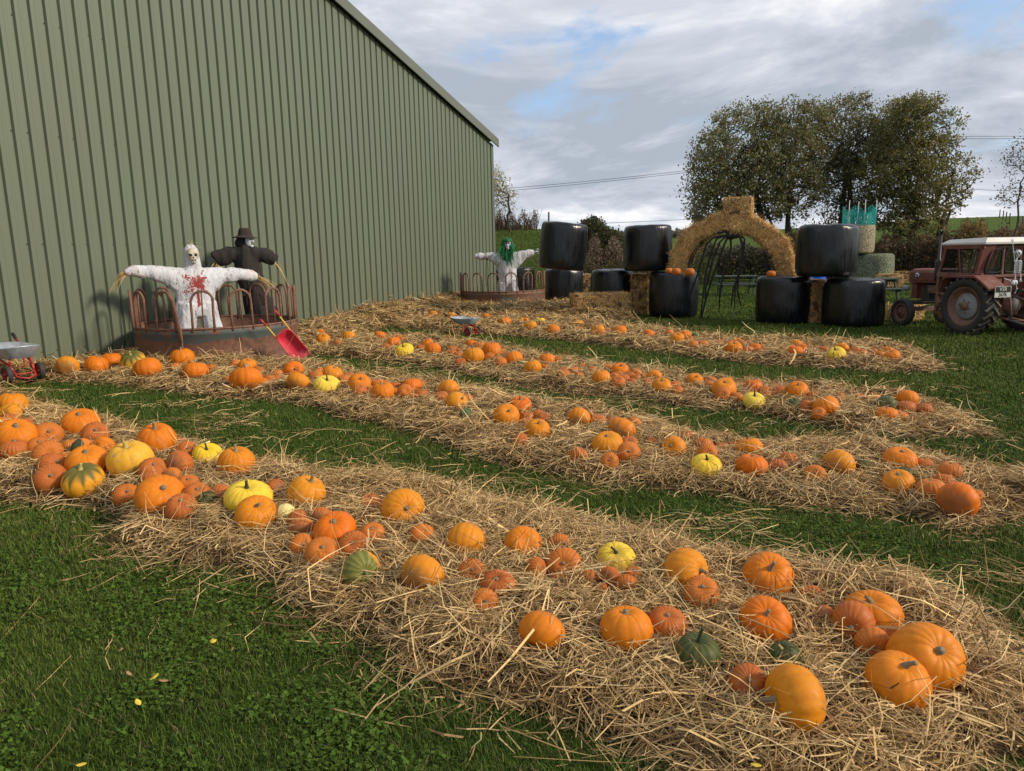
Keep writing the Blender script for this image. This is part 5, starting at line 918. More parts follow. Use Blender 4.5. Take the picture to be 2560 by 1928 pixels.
def galv_barrow(loc, rz, label, sc=1.0):
    t = thing('toy_wheelbarrow', loc, rz, label, 'wheelbarrow', 'silver toy wheelbarrows'); t.scale = (sc,)*3; mb = MB(); tray(mb, .64, .42, .12, z=.37); mb.build('tray', M_GALV, t)
    for s_ in (-1, 1):
        mb = MB(); mb.tube([(.20, s_*.10, .13), (.08, s_*.12, .20), (-.12, s_*.15, .27), (-.42, s_*.18, .42)], .013, 8); mb.tube([(-.20, s_*.16, .31), (-.23, s_*.17, .02), (-.18, s_*.17, .0)], .010, 7); mb.build('handle', M_REDRIM, t)
        mb = MB(); mb.tube([(-.40, s_*.178, .41), (-.50, s_*.19, .46)], .018, 9); mb.build('grip', M_SOCKET, t); wheel(t, (.20, s_*.155, .092), .092, .055, .062, M_RUBBER, M_REDRIM)
    mb = MB(); mb.tube([(.20, -.2, .082), (.20, .2, .082)], .008, 6); mb.tube([(-.22, -.17, .10), (-.22, .17, .10)], .009, 6); mb.tube([(.16, -.10, .16), (.26, -.09, .06), (.30, 0, .035), (.26, .09, .06), (.16, .10, .16)], .010, 7); mb.tube([(.15, -.10, .14), (.16, -.1, .27)], .012, 6); mb.tube([(.15, .10, .14), (.16, .1, .27)], .012, 6); mb.build('frame', M_REDRIM, t); return t
p = gp(1180, 840); galv_barrow((p[0]-.13, p[1]+.18, 0), rad(-42), 'silver toy wheelbarrow with red wheels on the grass at the start of the far row', 1.0)
p = gp(66, 952, .07); galv_barrow((p[0]-.22, p[1]+.14, .07), rad(-36), 'silver toy wheelbarrow with red wheels cut off by the left edge of the photo', 1.3)
nose = Vector(gp(762, 905)); hd_ = Vector(gp(684, 792, .78)); ax1 = (hd_-nose); ax1.z = .80; ln_ = ax1.length; ax1.normalize(); tow = (Vector(CAM)-nose).normalized(); side_ = ax1.cross(tow).normalized(); nrm = side_.cross(ax1)
rb = thing('toy_wheelbarrow', (0, 0, 0), 0, 'red plastic toy wheelbarrow with yellow handles tipped up against the ring feeder', 'wheelbarrow')
rb.matrix_world = Matrix.Translation(nose+Vector((.0, 0, .03))) @ Matrix((-ax1, side_, nrm)).transposed().to_4x4() @ Matrix.Rotation(rad(5), 4, 'Z')
mb = MB(); ringv = []
for (hx_, hy_, z_) in ((.165, .080, -.085), (.175, .088, -.08), (.270, .135, .0), (.285, .148, .002), (.285, .148, -.01), (.21, .11, -.08)):
    for j in range(32):
        q = 2*math.pi*j/32; e_ = .35; c_, s_ = math.cos(q), math.sin(q); ringv.append((-.33+hx_*(abs(c_)**e_)*(1 if c_ > 0 else -1), hy_*(abs(s_)**e_)*(1 if s_ > 0 else -1)*(1+.12*c_), z_+.08))
mb.add(ringv, [(k*32+j, k*32+(j+1) % 32, (k+1)*32+(j+1) % 32, (k+1)*32+j) for k in range(5) for j in range(32)]+[tuple(range(31, -1, -1))], 0, True); mb.build('tray', M_REDPL, rb)
for s_ in (-1, 1):
    mb = MB(); mb.tube([(-.10, s_*.08, -.05), (-.35, s_*.11, -.045), (-.60, s_*.125, -.01), (-.84, s_*.13, .05)], .0115, 8); mb.build('handle', M_YEL, rb); mb = MB(); mb.tube([(-.83, s_*.13, .048), (-.97, s_*.132, .08)], .0155, 8); mb.build('grip', M_REDRIM, rb)
mb = MB(); mb.tube([(-.42, .11, -.01), (-.36, .12, -.20), (-.30, .10, -.235), (-.30, -.10, -.235), (-.36, -.12, -.20), (-.42, -.11, -.01)], .011, 8); mb.build('leg_loop', M_YEL, rb)
wheel(rb, (-.05, 0, -.05), .085, .05, .05, M_RUBBER, M_REDRIM)
# ------------------------------------------------------------------ picnic tables
def picnic(loc, rz, label):
    t = thing('picnic_table', loc, rz, label, 'picnic table', 'green picnic tables'); L_ = 1.55
    for i in range(4): mb = MB(); mb.box((0, -.255+i*.17, .72), (L_, .145, .04)); mb.build('table_plank', M_WOODG, t, bevel=.006)
    for s_ in (-1, 1):
        mb = MB(); mb.box((0, s_*.66, .43), (L_, .13, .04)); mb.box((0, s_*.52, .43), (L_, .13, .04)); mb.build('bench', M_WOODG, t, bevel=.006)
        mb = MB(); x = s_*.58; mb.beam((x, -.22, .70), (x, -.62, .0), .04, .09); mb.beam((x, .22, .70), (x, .62, .0), .04, .09); mb.beam((x+.045, -.72, .385), (x+.045, .72, .385), .04, .09); mb.beam((x+.045, -.33, .66), (x+.045, .33, .66), .04, .08); mb.build('leg_frame', M_WOODG, t)
    return t
p = gp(1838, 738); picnic((p[0], p[1], 0), rad(-8), 'weathered green picnic table seen through the straw arch')
p = gp(2218, 756); picnic((p[0]-.35, p[1]+.35, 0), rad(-4), 'weathered green picnic table sticking out behind the black bales by the tractor')
p = at(2040, 706, 24.5); tb = MB(); tb.lathe([(0, 0), (.24, 0), (.27, .04), (.30, .5), (.33, .95), (.35, 1.0), (.33, 1.0), (.30, .92), (0, .9)], 24); o = tb.build('plastic_tub', M_BLUE, None, (p[0], p[1], 0)); o.scale = (1, 1, 1.13); tag(o, 'bright blue plastic tub glimpsed between the stacked black bales', 'tub')

# ------------------------------------------------------------------ tractor
TP = Vector(gp(2398, 838)); thd = rad(90+13); tf = Vector((math.cos(thd), math.sin(thd), 0)); tl_ = Vector((-tf.y, tf.x, 0))
TO = TP-tl_*.86
tr_ = thing('tractor', (TO.x, TO.y, 0), thd, 'old faded red tractor with a white-roofed cab parked at the right edge', 'tractor')
M_TYRE = mat('tyre_side', (.020,.019,.018), .8, var=.5, vscale=7, col2=(.034,.031,.028), bump=.3)
def big_wheel(c, r, w_, side, name, lugs=True, rimm=M_RUSTBAR, rr=.68, tm=(M_TYRE, M_RUBBERMUD)):
    mb = MB(); T = Matrix.Translation(c); mb.lathe([(r*rr, -w_*.40), (r*.70, -w_*.48), (r*.88, -w_*.5), (r*.955, -w_*.44), (r*.96, 0), (r*.955, w_*.44), (r*.88, w_*.5), (r*.70, w_*.48), (r*rr, w_*.40), (r*rr, -w_*.40)], 48, 0, T, 'y')
    if lugs:
        nl = 22
        for k in range(nl):
            for sg in (-1, 1):
                a = 2*math.pi*(k+.5*(sg > 0))/nl; a2 = a+.26; P0 = Vector(c)+Vector((math.cos(a)*r*.985, sg*w_*.02, math.sin(a)*r*.985)); P1 = Vector(c)+Vector((math.cos(a2)*r*.955, sg*w_*.50, math.sin(a2)*r*.955))
                mb.beam(P0, P1, r*.060, r*.075, 1, up=((P0+P1)/2-Vector(c)).normalized())
    else:
        for q in (-.3, -.1, .1, .3): mb.lathe([(r*.95, q*w_-w_*.05), (r, q*w_-w_*.03), (r, q*w_+w_*.03), (r*.95, q*w_+w_*.05)], 40, 0, T, 'y')
    wh = mb.build(name, tm, tr_); s = side; mb = MB()
    mb.lathe([(r*rr+.005, s*w_*.40), (r*rr-.03, s*w_*.42), (r*rr-.05, s*w_*.30), (r*.48, s*w_*.10), (r*.30, s*w_*.10), (0, s*w_*.1)], 40, 0, T, 'y'); mb.lathe([(r*rr+.005, -s*w_*.40), (r*rr-.04, -s*w_*.36), (r*.2, -s*w_*.2), (0, -s*w_*.2)], 40, 0, T, 'y')
    dk = MB(); dk.lathe([(r*.45, s*w_*.16), (r*.44, s*w_*.22), (r*.36, s*w_*.20), (r*.30, s*w_*.28), (r*.16, s*w_*.30), (0, s*w_*.30)], 36, 0, T, 'y')
    hb = MB(); hb.lathe([(r*.15, s*w_*.30), (r*.13, s*w_*.44), (0, s*w_*.44)], 24, 0, T, 'y')
    for k in range(6): a = k*math.pi/3+.3; hb.ell(Vector(c)+Vector((math.cos(a)*r*.22, s*w_*.34, math.sin(a)*r*.22)), (.016, .012, .016), 0, 8, 5)
    rm_ = mb.build('rim', rimm, wh); dk.build('wheel_disc', M_GREYRIM if lugs else M_RUSTBAR, wh); hb.build('hub', M_RUSTBAR, wh); return wh
big_wheel((0, .70, .555), .555, .32, 1, 'rear_wheel'); big_wheel((0, -.70, .555), .555, .32, -1, 'rear_wheel')
big_wheel((1.82, .56, .30), .295, .15, 1, 'front_wheel', False, M_RUSTBAR, .66, M_RUBBER); big_wheel((1.82, -.56, .30), .295, .15, -1, 'front_wheel', False, M_RUSTBAR, .66, M_RUBBER)
mb = MB(); sec = [(-.24, .92), (-.245, 1.14), (-.21, 1.20), (-.12, 1.225), (.12, 1.225), (.21, 1.20), (.245, 1.14), (.24, .92)]; nose_ = [(-.22, .93), (-.225, 1.12), (-.19, 1.175), (-.1, 1.195), (.1, 1.195), (.19, 1.175), (.225, 1.12), (.22, .93)]
vs = [(.62, y, z+.02) for y, z in sec]+[(2.02, y, z) for y, z in sec]+[(2.09, y, z) for y, z in nose_]; mb.add(vs, [(k*8+i, k*8+i+1, (k+1)*8+i+1, (k+1)*8+i) for k in range(2) for i in range(7)]+[(7, 6, 5, 4, 3, 2, 1, 0), tuple(range(16, 24)), (0, 8, 15, 7), (8, 16, 23, 15)]); bn = mb.build('bonnet', M_TRED, tr_, bevel=.01)
mb = MB(); mb.box((1.32, .249, .985), (1.3, .006, .012)); mb.build('side_trim', M_DARKIRON, bn)
g2 = G('badge_face', .35); M_BADGE = mat('badge_blue', (.02, .06, .22), .35); mb = MB(); mb.lathe([(0, .012), (.055, .012), (.062, .004), (.062, 0)], 24, 0, Matrix.Translation((1.84, .245, 1.075)), 'y'); bd = mb.build('badge', mat('badge_silver', (.6, .62, .64), .3, metal=.8), bn)
mb = MB(); mb.lathe([(0, .016), (.045, .016), (.045, .010)], 24, 0, Matrix.Translation((1.84, .245, 1.075)), 'y'); mb.build('badge_face', M_BADGE, bd); mb = MB()
for dx in (-.016, .016): mb.tube([(1.84+dx+.014*math.cos(q), .2625, 1.075+.02*math.sin(q)) for q in np.linspace(0, 6.28, 12)[:-1]], .004, 5, closed=True)
mb.build('badge_mark', M_WHITE, bd)
mb = MB(); mb.box((1.95, 0, .76), (.14, .40, .36)); mb.box((2.035, 0, .90), (.03, .34, .24)); mb.build('nose_casting', M_TRED, tr_, bevel=.015)
mb = MB(); mb.box((1.25, 0, .70), (1.1, .30, .42)); mb.box((.55, 0, .62), (.7, .36, .40)); mb.box((0, 0, .56), (.46, .42, .38)); mb.tube([(0, -.60, .555), (0, .60, .555)], .10, 14); mb.box((1.3, .19, .80), (.5, .08, .16)); mb.tube([(1.05, .2, .55), (1.05, .2, .85)], .045, 10); mb.tube([(1.5, .18, .6), (1.5, .22, .75), (1.2, .22, .88)], .02, 7); mb.lathe([(0, -.05), (.13, -.05), (.13, .05), (0, .05)], 16, 0, Matrix.Translation((.85, .16, .62)), 'y'); mb.build('engine_block', M_DARKIRON, tr_, bevel=.01)
mb = MB(); mb.beam((1.82, -.5, .36), (1.82, .5, .36), .09, .09); mb.tube([(1.82, .47, .30), (1.82, .47, .55)], .03, 8); mb.tube([(1.82, -.47, .30), (1.82, -.47, .55)], .03, 8); mb.beam((1.82, -.47, .50), (1.82, .47, .50), .07, .08); mb.tube([(1.8, .46, .5), (1.2, .30, .55), (.75, .30, .62)], .016, 7); mb.build('front_axle', M_DARKIRON, tr_)
for s_ in (1, -1):
    mb = MB(); mb.lathe([(0, -.07), (.04, -.06), (.062, -.02), (.066, .03), (.066, .04), (.0, .045)], 20, 0, Matrix.Translation((2.09, s_*.27, .80)) @ Matrix.Rotation(rad(90), 4, 'Y')); mb.tube([(2.0, s_*.18, .78), (2.06, s_*.27, .78)], .015, 6); mb.build('headlight', M_GREYRIM, tr_)
mb = MB(); mb.tube([(1.22, .20, .95), (1.22, .30, .98), (1.22, .31, 1.02)], .035, 10); mb.lathe([(.03, .98), (.06, 1.0), (.065, 1.05), (.065, 1.36), (.05, 1.42), (.028, 1.44), (.026, 1.92), (.020, 1.92)], 16, 0, Matrix.Translation((1.22, .31, 0))); mb.build('exhaust_pipe', M_BLACK, tr_)
# cab: red posts and rails, dark rubber frames, panes
cab = MB(); yL = .62; zs, zt = 1.16, 1.70
cab.beam((.86, yL, .34), (.86, yL, 1.15), .05, .06); cab.beam((.60, yL, .34), (.60, yL, 1.15), .05, .05); cab.beam((.62, yL, .36), (.86, yL, .36), .05, .06); cab.beam((.60, yL, .75), (.86, yL, .75), .05, .03)
for s_ in (1, -1):
    y = s_*yL; cab.beam((.88, y, 1.10), (.72, y, zt), .045, .06); cab.beam((.12, y, 1.14), (.26, y, zt), .045, .05); cab.beam((.88, y, zs-.03), (-.55, y, zs-.03), .05, .09); cab.beam((.80, y, zt-.03), (-.55, y, zt-.03), .05, .08)
    cab.add([(-.28, y, 1.14), (-.36, y, 1.14), (-.52, y-.10*s_, zt), (-.30, y, zt)], [(0, 1, 2, 3)])
    cab.beam((-.33, y, 1.12), (-.50, y, zt), .05, .08)
for z, dx in ((zs-.05, 0), (zt-.04, -.03)): cab.beam((-.42+dx, -yL, z), (-.42+dx, yL, z), .08 if z < 1.3 else .07, .05)
cab.beam((.88, -yL, 1.13), (.88, yL, 1.13), .05, .07); cab.beam((.73, -yL, zt-.03), (.73, yL, zt-.03), .05, .07); cab.beam((.88, -.12, 1.13), (.73, -.12, zt), .03, .04)
cab.add([(-.36, yL+.03, 1.13), (-.42, yL-.12, 1.13), (-.56, yL-.26, zt), (-.54, yL+.03, zt)], [(0, 1, 2, 3)]); cab.add([(-.36, -yL-.03, 1.13), (-.42, -yL+.12, 1.13), (-.56, -yL+.26, zt), (-.54, -yL-.03, zt)], [(0, 1, 2, 3)])
cab.beam((-.42, .08, 1.14), (-.46, .12, zt), .06, .05); cab.beam((-.42, -.30, 1.14), (-.46, -.30, zt), .06, .05)
cab.box((-.40, -.30, .95), (.04, .62, .42)); cab.box((-.40, .30, 1.02), (.04, .50, .24)); CXF = lambda x: .86-(.86-x)*.72 if x < .86 else x
cab.v = [(CXF(v_[0]) if v_[2] > .72 and v_[0] < .55 else v_[0], v_[1], v_[2]) for v_ in cab.v]; cab.build('cab_frame', M_TRED, tr_, bevel=.008)
mb = MB()
def rframe(mb, pts, r=.014): mb.tube(pts, r, 6, closed=True)
def rrect(P00, P10, P11, P01, k=.16):
    C4 = [Vector(p) for p in (P00, P10, P11, P01)]; o = []
    for i in range(4):
        a, b, c_ = C4[i-1], C4[i], C4[(i+1) % 4]; o += [b+(a-b)*k, b+((a-b)+(c_-b))*k*.28, b+(c_-b)*k]
    return o
wins = []
for s_ in (1, -1):
    y = s_*(yL+.005); wins += [rrect((.83, y, 1.17), (.18, y, 1.17), (.28, y, 1.64), (.70, y, 1.64), .14), rrect((.10, y, 1.17), (-.28, y, 1.17), (-.42, y, 1.64), (.22, y, 1.64), .2)]
wins += [rrect((-.44, .52, 1.18), (-.44, .12, 1.18), (-.48, .16, 1.62), (-.52, .44, 1.62), .18), rrect((-.44, .05, 1.18), (-.44, -.27, 1.18), (-.48, -.27, 1.62), (-.48, .08, 1.62), .2), rrect((-.44, -.34, 1.18), (-.44, -.55, 1.18), (-.50, -.45, 1.62), (-.48, -.34, 1.62), .18), rrect((.89, .56, 1.2), (.89, -.08, 1.2), (.75, -.08, 1.62), (.75, .54, 1.62), .1)]
for wpts in wins:
    wpts = [Vector((CXF(p_.x), p_.y, p_.z)) for p_ in wpts]
    mb = MB(); rframe(mb, wpts, .016); wf = mb.build('window_seal', M_SOCKET, tr_); mb = MB(); mb.add(wpts, [tuple(range(len(wpts)))]); mb.build('pane', M_GLASS, wf)
mb = MB(); v = [(.86, -.64, 1.71), (-.60, -.66, 1.71), (-.60, .66, 1.71), (.86, .64, 1.71), (.86, -.64, 1.745), (-.60, -.66, 1.755), (-.60, .66, 1.755), (.86, .64, 1.745), (.70, -.56, 1.815), (-.53, -.58, 1.84), (-.53, .58, 1.84), (.70, .56, 1.815)]
v = [(CXF(p_[0]), p_[1], p_[2]) for p_ in v]; mb.add(v, [(3, 2, 1, 0), (0, 1, 5, 4), (1, 2, 6, 5), (2, 3, 7, 6), (3, 0, 4, 7), (4, 5, 9, 8), (5, 6, 10, 9), (6, 7, 11, 10), (7, 4, 8, 11), (8, 9, 10, 11)]); mb.build('cab_roof', M_WHITE, tr_, bevel=.012)
for s_ in (1, -1):
    mb = MB(); y0, y1 = s_*.46, s_*.88; pf = [(.58, .84), (.50, 1.08), (.42, 1.135), (-.22, 1.145), (-.38, 1.05), (-.56, .92)]; vs = []
    for x, z in pf: vs += [(x, y0, z), (x, y1, z), (x, y1, z-.05), (x, y0, z-.05)]
    mb.add(vs, [(4*i+j, 4*i+4+j, 4*i+4+(j+1) % 4, 4*i+(j+1) % 4) for i in range(5) for j in range(4)]+[(0, 1, 2, 3), (20, 21, 22, 23)]); vs = [(x, y0, z) for x, z in pf]+[(.5, y0, .6), (-.5, y0, .6)]; mb.add(vs, [(0, 1, 2, 3, 4, 5, 7, 6)]); mb.build('mudguard', M_TRED, tr_, bevel=.006)
mb = MB(); mb.box((.05, .1, .95), (.4, .42, .1)); mb.box((-.16, .1, 1.1), (.08, .42, .35)); mb.tube([(.52, .1, 1.0), (.40, .1, 1.18)], .02, 8); mb.tube([(.38+.0*math.cos(q), .1+.17*math.cos(q), 1.2+.14*math.sin(q)) for q in np.linspace(0, 6.28, 24)[:-1]], .012, 6, closed=True); mb.v = [(CXF(v_[0]), v_[1], v_[2]) for v_ in mb.v]; mb.build('seat', M_SOCKET, tr_, bevel=.02)
mb = MB()
for s_ in (-1, 1):
    mb.tube([(-.10, s_*.22, .36), (-.62, s_*.33, .30), (-.92, s_*.36, .26)], .022, 8); mb.tube([(-.18, s_*.16, .86), (-.48, s_*.30, .80), (-.60, s_*.33, .33)], .02, 8); mb.tube([(-.12, s_*.20, .80), (-.30, s_*.22, .84)], .03, 8)
mb.tube([(-.15, 0, .75), (-.5, .03, .70), (-.72, .04, .62)], .018, 8); mb.beam((-.25, 0, .32), (-.62, 0, .28), .09, .03); mb.tube([(-.62, -.3, .3), (-.62, .3, .3)], .015, 7); mb.tube([(-.2, 0, .50), (-.34, 0, .50)], .035, 10); mb.lathe([(0, -.18), (.12, -.16), (.17, -.05), (.17, .05), (.12, .16), (0, .18)], 18, 0, Matrix.Translation((-.2, 0, .56)) @ Matrix.Rotation(rad(90), 4, 'Y')); mb.tube([(-.92, .36, .26), (-1.1, .42, .12), (-1.22, .50, .03)], .014, 7); mb.build('linkage', rust_mat('dirty_linkage', (.08, .07, .06), amt=.5), tr_)
# number plate
PLM = Matrix.Translation((-.60, .60, .85)) @ Matrix.Rotation(rad(-90), 4, 'Z') @ Matrix.Rotation(rad(90), 4, 'X')

mb = MB(); mb.box((0, 0, 0), (.36, .205, .012)); plate = mb.build('number_plate', M_SOCKET, tr_); plate.matrix_local = PLM
mb = MB(); mb.box((0, -.052, .0085), (.335, .078, .004)); mb.box((0, .098, .0085), (.36, .008, .004)); mb.box((0, -.098, .0085), (.36, .008, .004)); mb.box((-.176, 0, .0085), (.008, .19, .004)); mb.box((.176, 0, .0085), (.008, .19, .004)); mb.build('plate_border', M_WHITE, plate)
def text(body, size, loc, m, parent, name):
    cu = bpy.data.curves.new(name, 'FONT'); cu.body = body; cu.size = size; cu.align_x = 'CENTER'; cu.align_y = 'CENTER'; cu.extrude = .002; cu.offset = .0
    o = bpy.data.objects.new(name, cu); COL.objects.link(o); dg = bpy.context.evaluated_depsgraph_get(); me = bpy.data.meshes.new_from_object(o.evaluated_get(dg)); bpy.data.objects.remove(o); me.materials.clear(); me.materials.append(m); q = link(name, me, parent, loc); return q
text('VSR', .102, (0, .044, .010), M_WHITE, plate, 'plate_letters'); text('267K', .092, (0, -.052, .013), M_SOCKET, plate, 'plate_letters')
# hanging skeleton on the cab rear
SP_ = tr_.matrix_basis @ Vector((-.30, .02, 1.20)); sk = thing('skeleton_decoration', tuple(SP_), thd-rad(90)+rad(10), 'small white plastic skeleton hanging on the back of the tractor cab, one arm up', 'skeleton')
mb = MB(); mb.tube([(0, 0, -.20), (.02, .01, -.10), (.0, .02, .02), (-.01, .01, .16), (0, 0, .26)], .013, 8)
for k in range(7): z = .17-k*.032; rx_ = .075-.004*abs(k-2); mb.tube([(rx_*math.cos(q), -.035+.05*math.sin(q), z-.012*math.cos(q*2)) for q in np.linspace(0, 6.28, 15)[:-1]], .0055, 5, closed=True)
mb.tube([(-.09, -.02, .19), (0, -.05, .20), (.09, -.02, .19)], .008, 6); mb.ell((-.04, 0, -.21), (.045, .03, .05)); mb.ell((.04, 0, -.21), (.045, .03, .05)); mb.ell((0, -.005, -.19), (.05, .03, .03)); mb.build('rib_cage', M_BONEW, sk)
s_ = skull(sk, (0, -.01, .34), .095, M_BONEW, yaw=rad(-60), name='skull')
def bone(name, pts, r=.009):
    mb = MB()
    for a, b in zip(pts[:-1], pts[1:]): mb.tube([a, Vector(a).lerp(Vector(b), .12), Vector(a).lerp(Vector(b), .88), b], [r*1.6, r*.8, r*.8, r*1.5], 7); mb.ell(a, (r*1.7,)*3, 0, 8, 6)
    for k in range(5) if 'arm' in name else ():
        d_ = (Vector(pts[-1])-Vector(pts[-2])).normalized(); sd__ = Vector((1, 0, 0)) if abs(d_.x) < .8 else Vector((0, 0, 1)); b0 = Vector(pts[-1]); e1 = b0+d_*.035+sd__*(k-2)*.010; e2 = e1+d_*(.05-.005*abs(k-2))+sd__*(k-2)*.010; mb.tube([b0, e1, e2], .004, 5)
    return mb.build(name, M_BONEW, sk)
bone('arm', [(-.09, -.02, .19), (-.17, -.03, .36), (-.22, -.03, .52)]); bone('arm', [(.09, -.02, .19), (.14, .0, .02), (.12, -.03, -.12)]); bone('leg', [(-.05, 0, -.24), (-.22, -.05, -.16), (-.34, -.02, -.12)]); bone('leg', [(.05, 0, -.24), (.06, -.02, -.33), (.04, 0, -.42)])
# ------------------------------------------------------------------ trees
def make_tree(name, base, crowns, nat, nleaf, leaf, cols, seed, label, cat='tree', group=None, trunk_r=.13, stems=1, spread=.35, lean=(0, 0), dens=.42, minh=.15, twig=.010, sky=0):
    """crowns: list of (centre, radii) relative to base. attractor points joined to the nearest node -> limbs; leaves cluster at outer nodes"""
    rg = np.random.default_rng(seed); pts = []
    vol = np.array([c[1][0]*c[1][1]*c[1][2] for c in crowns]); vol = vol/vol.sum()
    while len(pts) < nat:
        c, r = crowns[rg.choice(len(crowns), p=vol)]; d = rg.normal(0, 1, 3); d /= np.linalg.norm(d); q = np.array(c)+d*np.array(r)*rg.random()**.42
        if q[2] > minh: pts.append(q)
    pts = np.array(pts); roots = [np.array([rg.normal(0, spread), rg.normal(0, spread), 0]) if stems > 1 else np.zeros(3) for _ in range(stems)]
    nodes = []; par = []; top = max(c[0][2] for c in crowns)
    for r0 in roots:
        prev = -1; ang = rg.uniform(0, 6.28); hN = 7; tgt = np.array(crowns[rg.integers(len(crowns))][0]) if stems > 1 else np.array([lean[0], lean[1], top])
        for k in range(hN): f = k/(hN-1)*.8; q = r0*(1-f)+tgt*f; q = q+rg.normal(0, .05, 3)*(k > 0); nodes.append(q); par.append(prev); prev = len(nodes)-1
    order = np.argsort(np.min(np.linalg.norm(pts[:, None]-np.array(nodes)[None], axis=2), axis=1)); 
    arr = np.zeros((len(nodes)+nat*2+5, 3)); arr[:len(nodes)] = nodes; cnt = len(nodes); depthc = [0]*cnt
    for i in order:
        q = pts[i]; d = np.linalg.norm(arr[:cnt]-q, axis=1)+.35*np.maximum(0, arr[:cnt, 2]-q[2]+.1); j = int(np.argmin(d)); dj = np.linalg.norm(arr[j]-q)
        if dj > .5:
            mdp = arr[j]*.5+q*.5+rg.normal(0, .07*dj, 3)-np.array([0, 0, .05*dj]); arr[cnt] = mdp; par.append(j); j = cnt; cnt += 1
        arr[cnt] = q; par.append(j); cnt += 1
    load = np.ones(cnt)*1.0
    for i in range(cnt-1, -1, -1):
        if par[i] >= 0: load[par[i]] += load[i]
    rr = twig*load**.46; mxr = rr.max(); rr = rr*min(1, trunk_r/mxr) if mxr > trunk_r else rr; rr = np.maximum(rr, twig*.7)
    V = []; F = []
    for i in range(cnt):
        j = par[i]
        if j < 0: continue
        a, b = arr[j], arr[i]; d = b-a; l = np.linalg.norm(d)
        if l < 1e-4: continue
        d /= l; u = np.cross(d, [0, 0, 1.0] if abs(d[2]) < .9 else [1.0, 0, 0]); u /= np.linalg.norm(u); v = np.cross(d, u); n_ = 5 if rr[i] < .03 else 8; ra = min(rr[j], rr[i]*1.5); rb = rr[i]; b0 = len(V)
        for (c, r_) in ((a, ra), (b, rb)):
            for k in range(n_): q = 2*np.pi*k/n_; V.append(c+(u*np.cos(q)+v*np.sin(q))*r_)
        F += [(b0+k, b0+(k+1) % n_, b0+n_+(k+1) % n_, b0+n_+k) for k in range(n_)]
    t = thing(name, tuple(base), 0, label, cat, group)
    link('trunk', raw_mesh('trunk', V, np.array(F), np.full(len(F), 4), [M_BARK], None, True), t)
    ends = arr[len(roots)*7:cnt]; w_ = 1/load[len(roots)*7:cnt]; clump = VNA.fbm(ends[:, 0]*1.1+seed, ends[:, 2]*1.1+ends[:, 1], 2); w_ = w_*(.15+sstep(clump, dens-.14, dens+.14)); w_ /= w_.sum()
    ci = rg.choice(len(ends), nleaf, p=w_); P = ends[ci]+rg.normal(0, .17, (nleaf, 3))*np.array([1, 1, .8])
    n3 = rg.normal(0, 1, (nleaf, 3)); n3 /= np.linalg.norm(n3, axis=1, keepdims=True); a3 = np.cross(n3, rg.normal(0, 1, (nleaf, 3))); a3 /= np.linalg.norm(a3, axis=1, keepdims=True); b3 = np.cross(n3, a3); s_ = leaf*rg.uniform(.6, 1.3, (nleaf, 1))
    V = np.stack([P-a3*s_, P+b3*s_*.55-a3*s_*.1, P+a3*s_, P-b3*s_*.55-a3*s_*.1], 1).reshape(-1, 3); cidx = rg.choice(len(cols), nleaf, p=[c[3] for c in cols]); base_c = np.array([c[:3] for c in cols]); tone = 1.75*(.75+.6*VNB.fbm(ends[ci][:, 0]*.8, ends[ci][:, 2]*.8+ends[ci][:, 1]*.5, 2))[:, None]
    C = base_c[cidx]*rg.uniform(.65, 1.3, (nleaf, 1))*tone; link('crown', raw_mesh('crown', V, np.arange(nleaf*4), np.full(nleaf, 4), [M_LEAF], np.repeat(C, 4, 0)), t); return t
def PX(x, y, dep): q = at(x, y, dep); return np.array(q)
def rel(base, x, y, dep, dy=0): q = PX(x, y, dep); return (q[0]-base[0], q[1]-base[1]+dy, q[2]-base[2])
OL = [(.105, .110, .042, .45), (.070, .080, .034, .23), (.16, .125, .045, .14), (.14, .080, .038, .08), (.23, .22, .13, .10)]
D_ = 37.0; k_ = D_/F_PX
def R3(a, b, c): return (a*k_, b*k_, c*k_)
b = np.array([PX(1985, 650, D_)[0], D_, 0]); make_tree('broadleaf_tree', b, [(rel(b, 1875, 400, D_), R3(145, 120, 130)), (rel(b, 1800, 470, D_), R3(95, 90, 110)), (rel(b, 1985, 360, D_), R3(95, 90, 110)), (rel(b, 1760, 510, D_), R3(40, 60, 55)), (rel(b, 1960, 470, D_), R3(90, 90, 90)), (rel(b, 1790, 545, D_), R3(70, 70, 50))], 1700, 40000, .068, OL, 1, 'wide olive leaved tree on the left of the clump behind the straw arch', group='trees in the clump beyond the bales', stems=5, spread=.7)
b = np.array([PX(2140, 650, 38.5)[0], 38.5, 0]); make_tree('broadleaf_tree', b, [(rel(b, 2120, 330, 38.5), R3(80, 90, 100)), (rel(b, 2160, 430, 38.5), R3(100, 90, 110)), (rel(b, 2070, 430, 38.5), R3(70, 80, 90)), (rel(b, 2035, 330, 38.5), R3(60, 60, 75)), (rel(b, 2215, 330, 38.5), R3(60, 60, 80)), (rel(b, 2120, 540, 38.5), R3(80, 70, 40))], 1300, 25000, .068, OL, 2, 'tallest middle tree of the clump, behind the turquoise net', group='trees in the clump beyond the bales', stems=5, spread=.6)
OL2 = [(.130, .125, .050, .5), (.085, .088, .038, .2), (.18, .15, .035, .2), (.14, .085, .03, .1)]
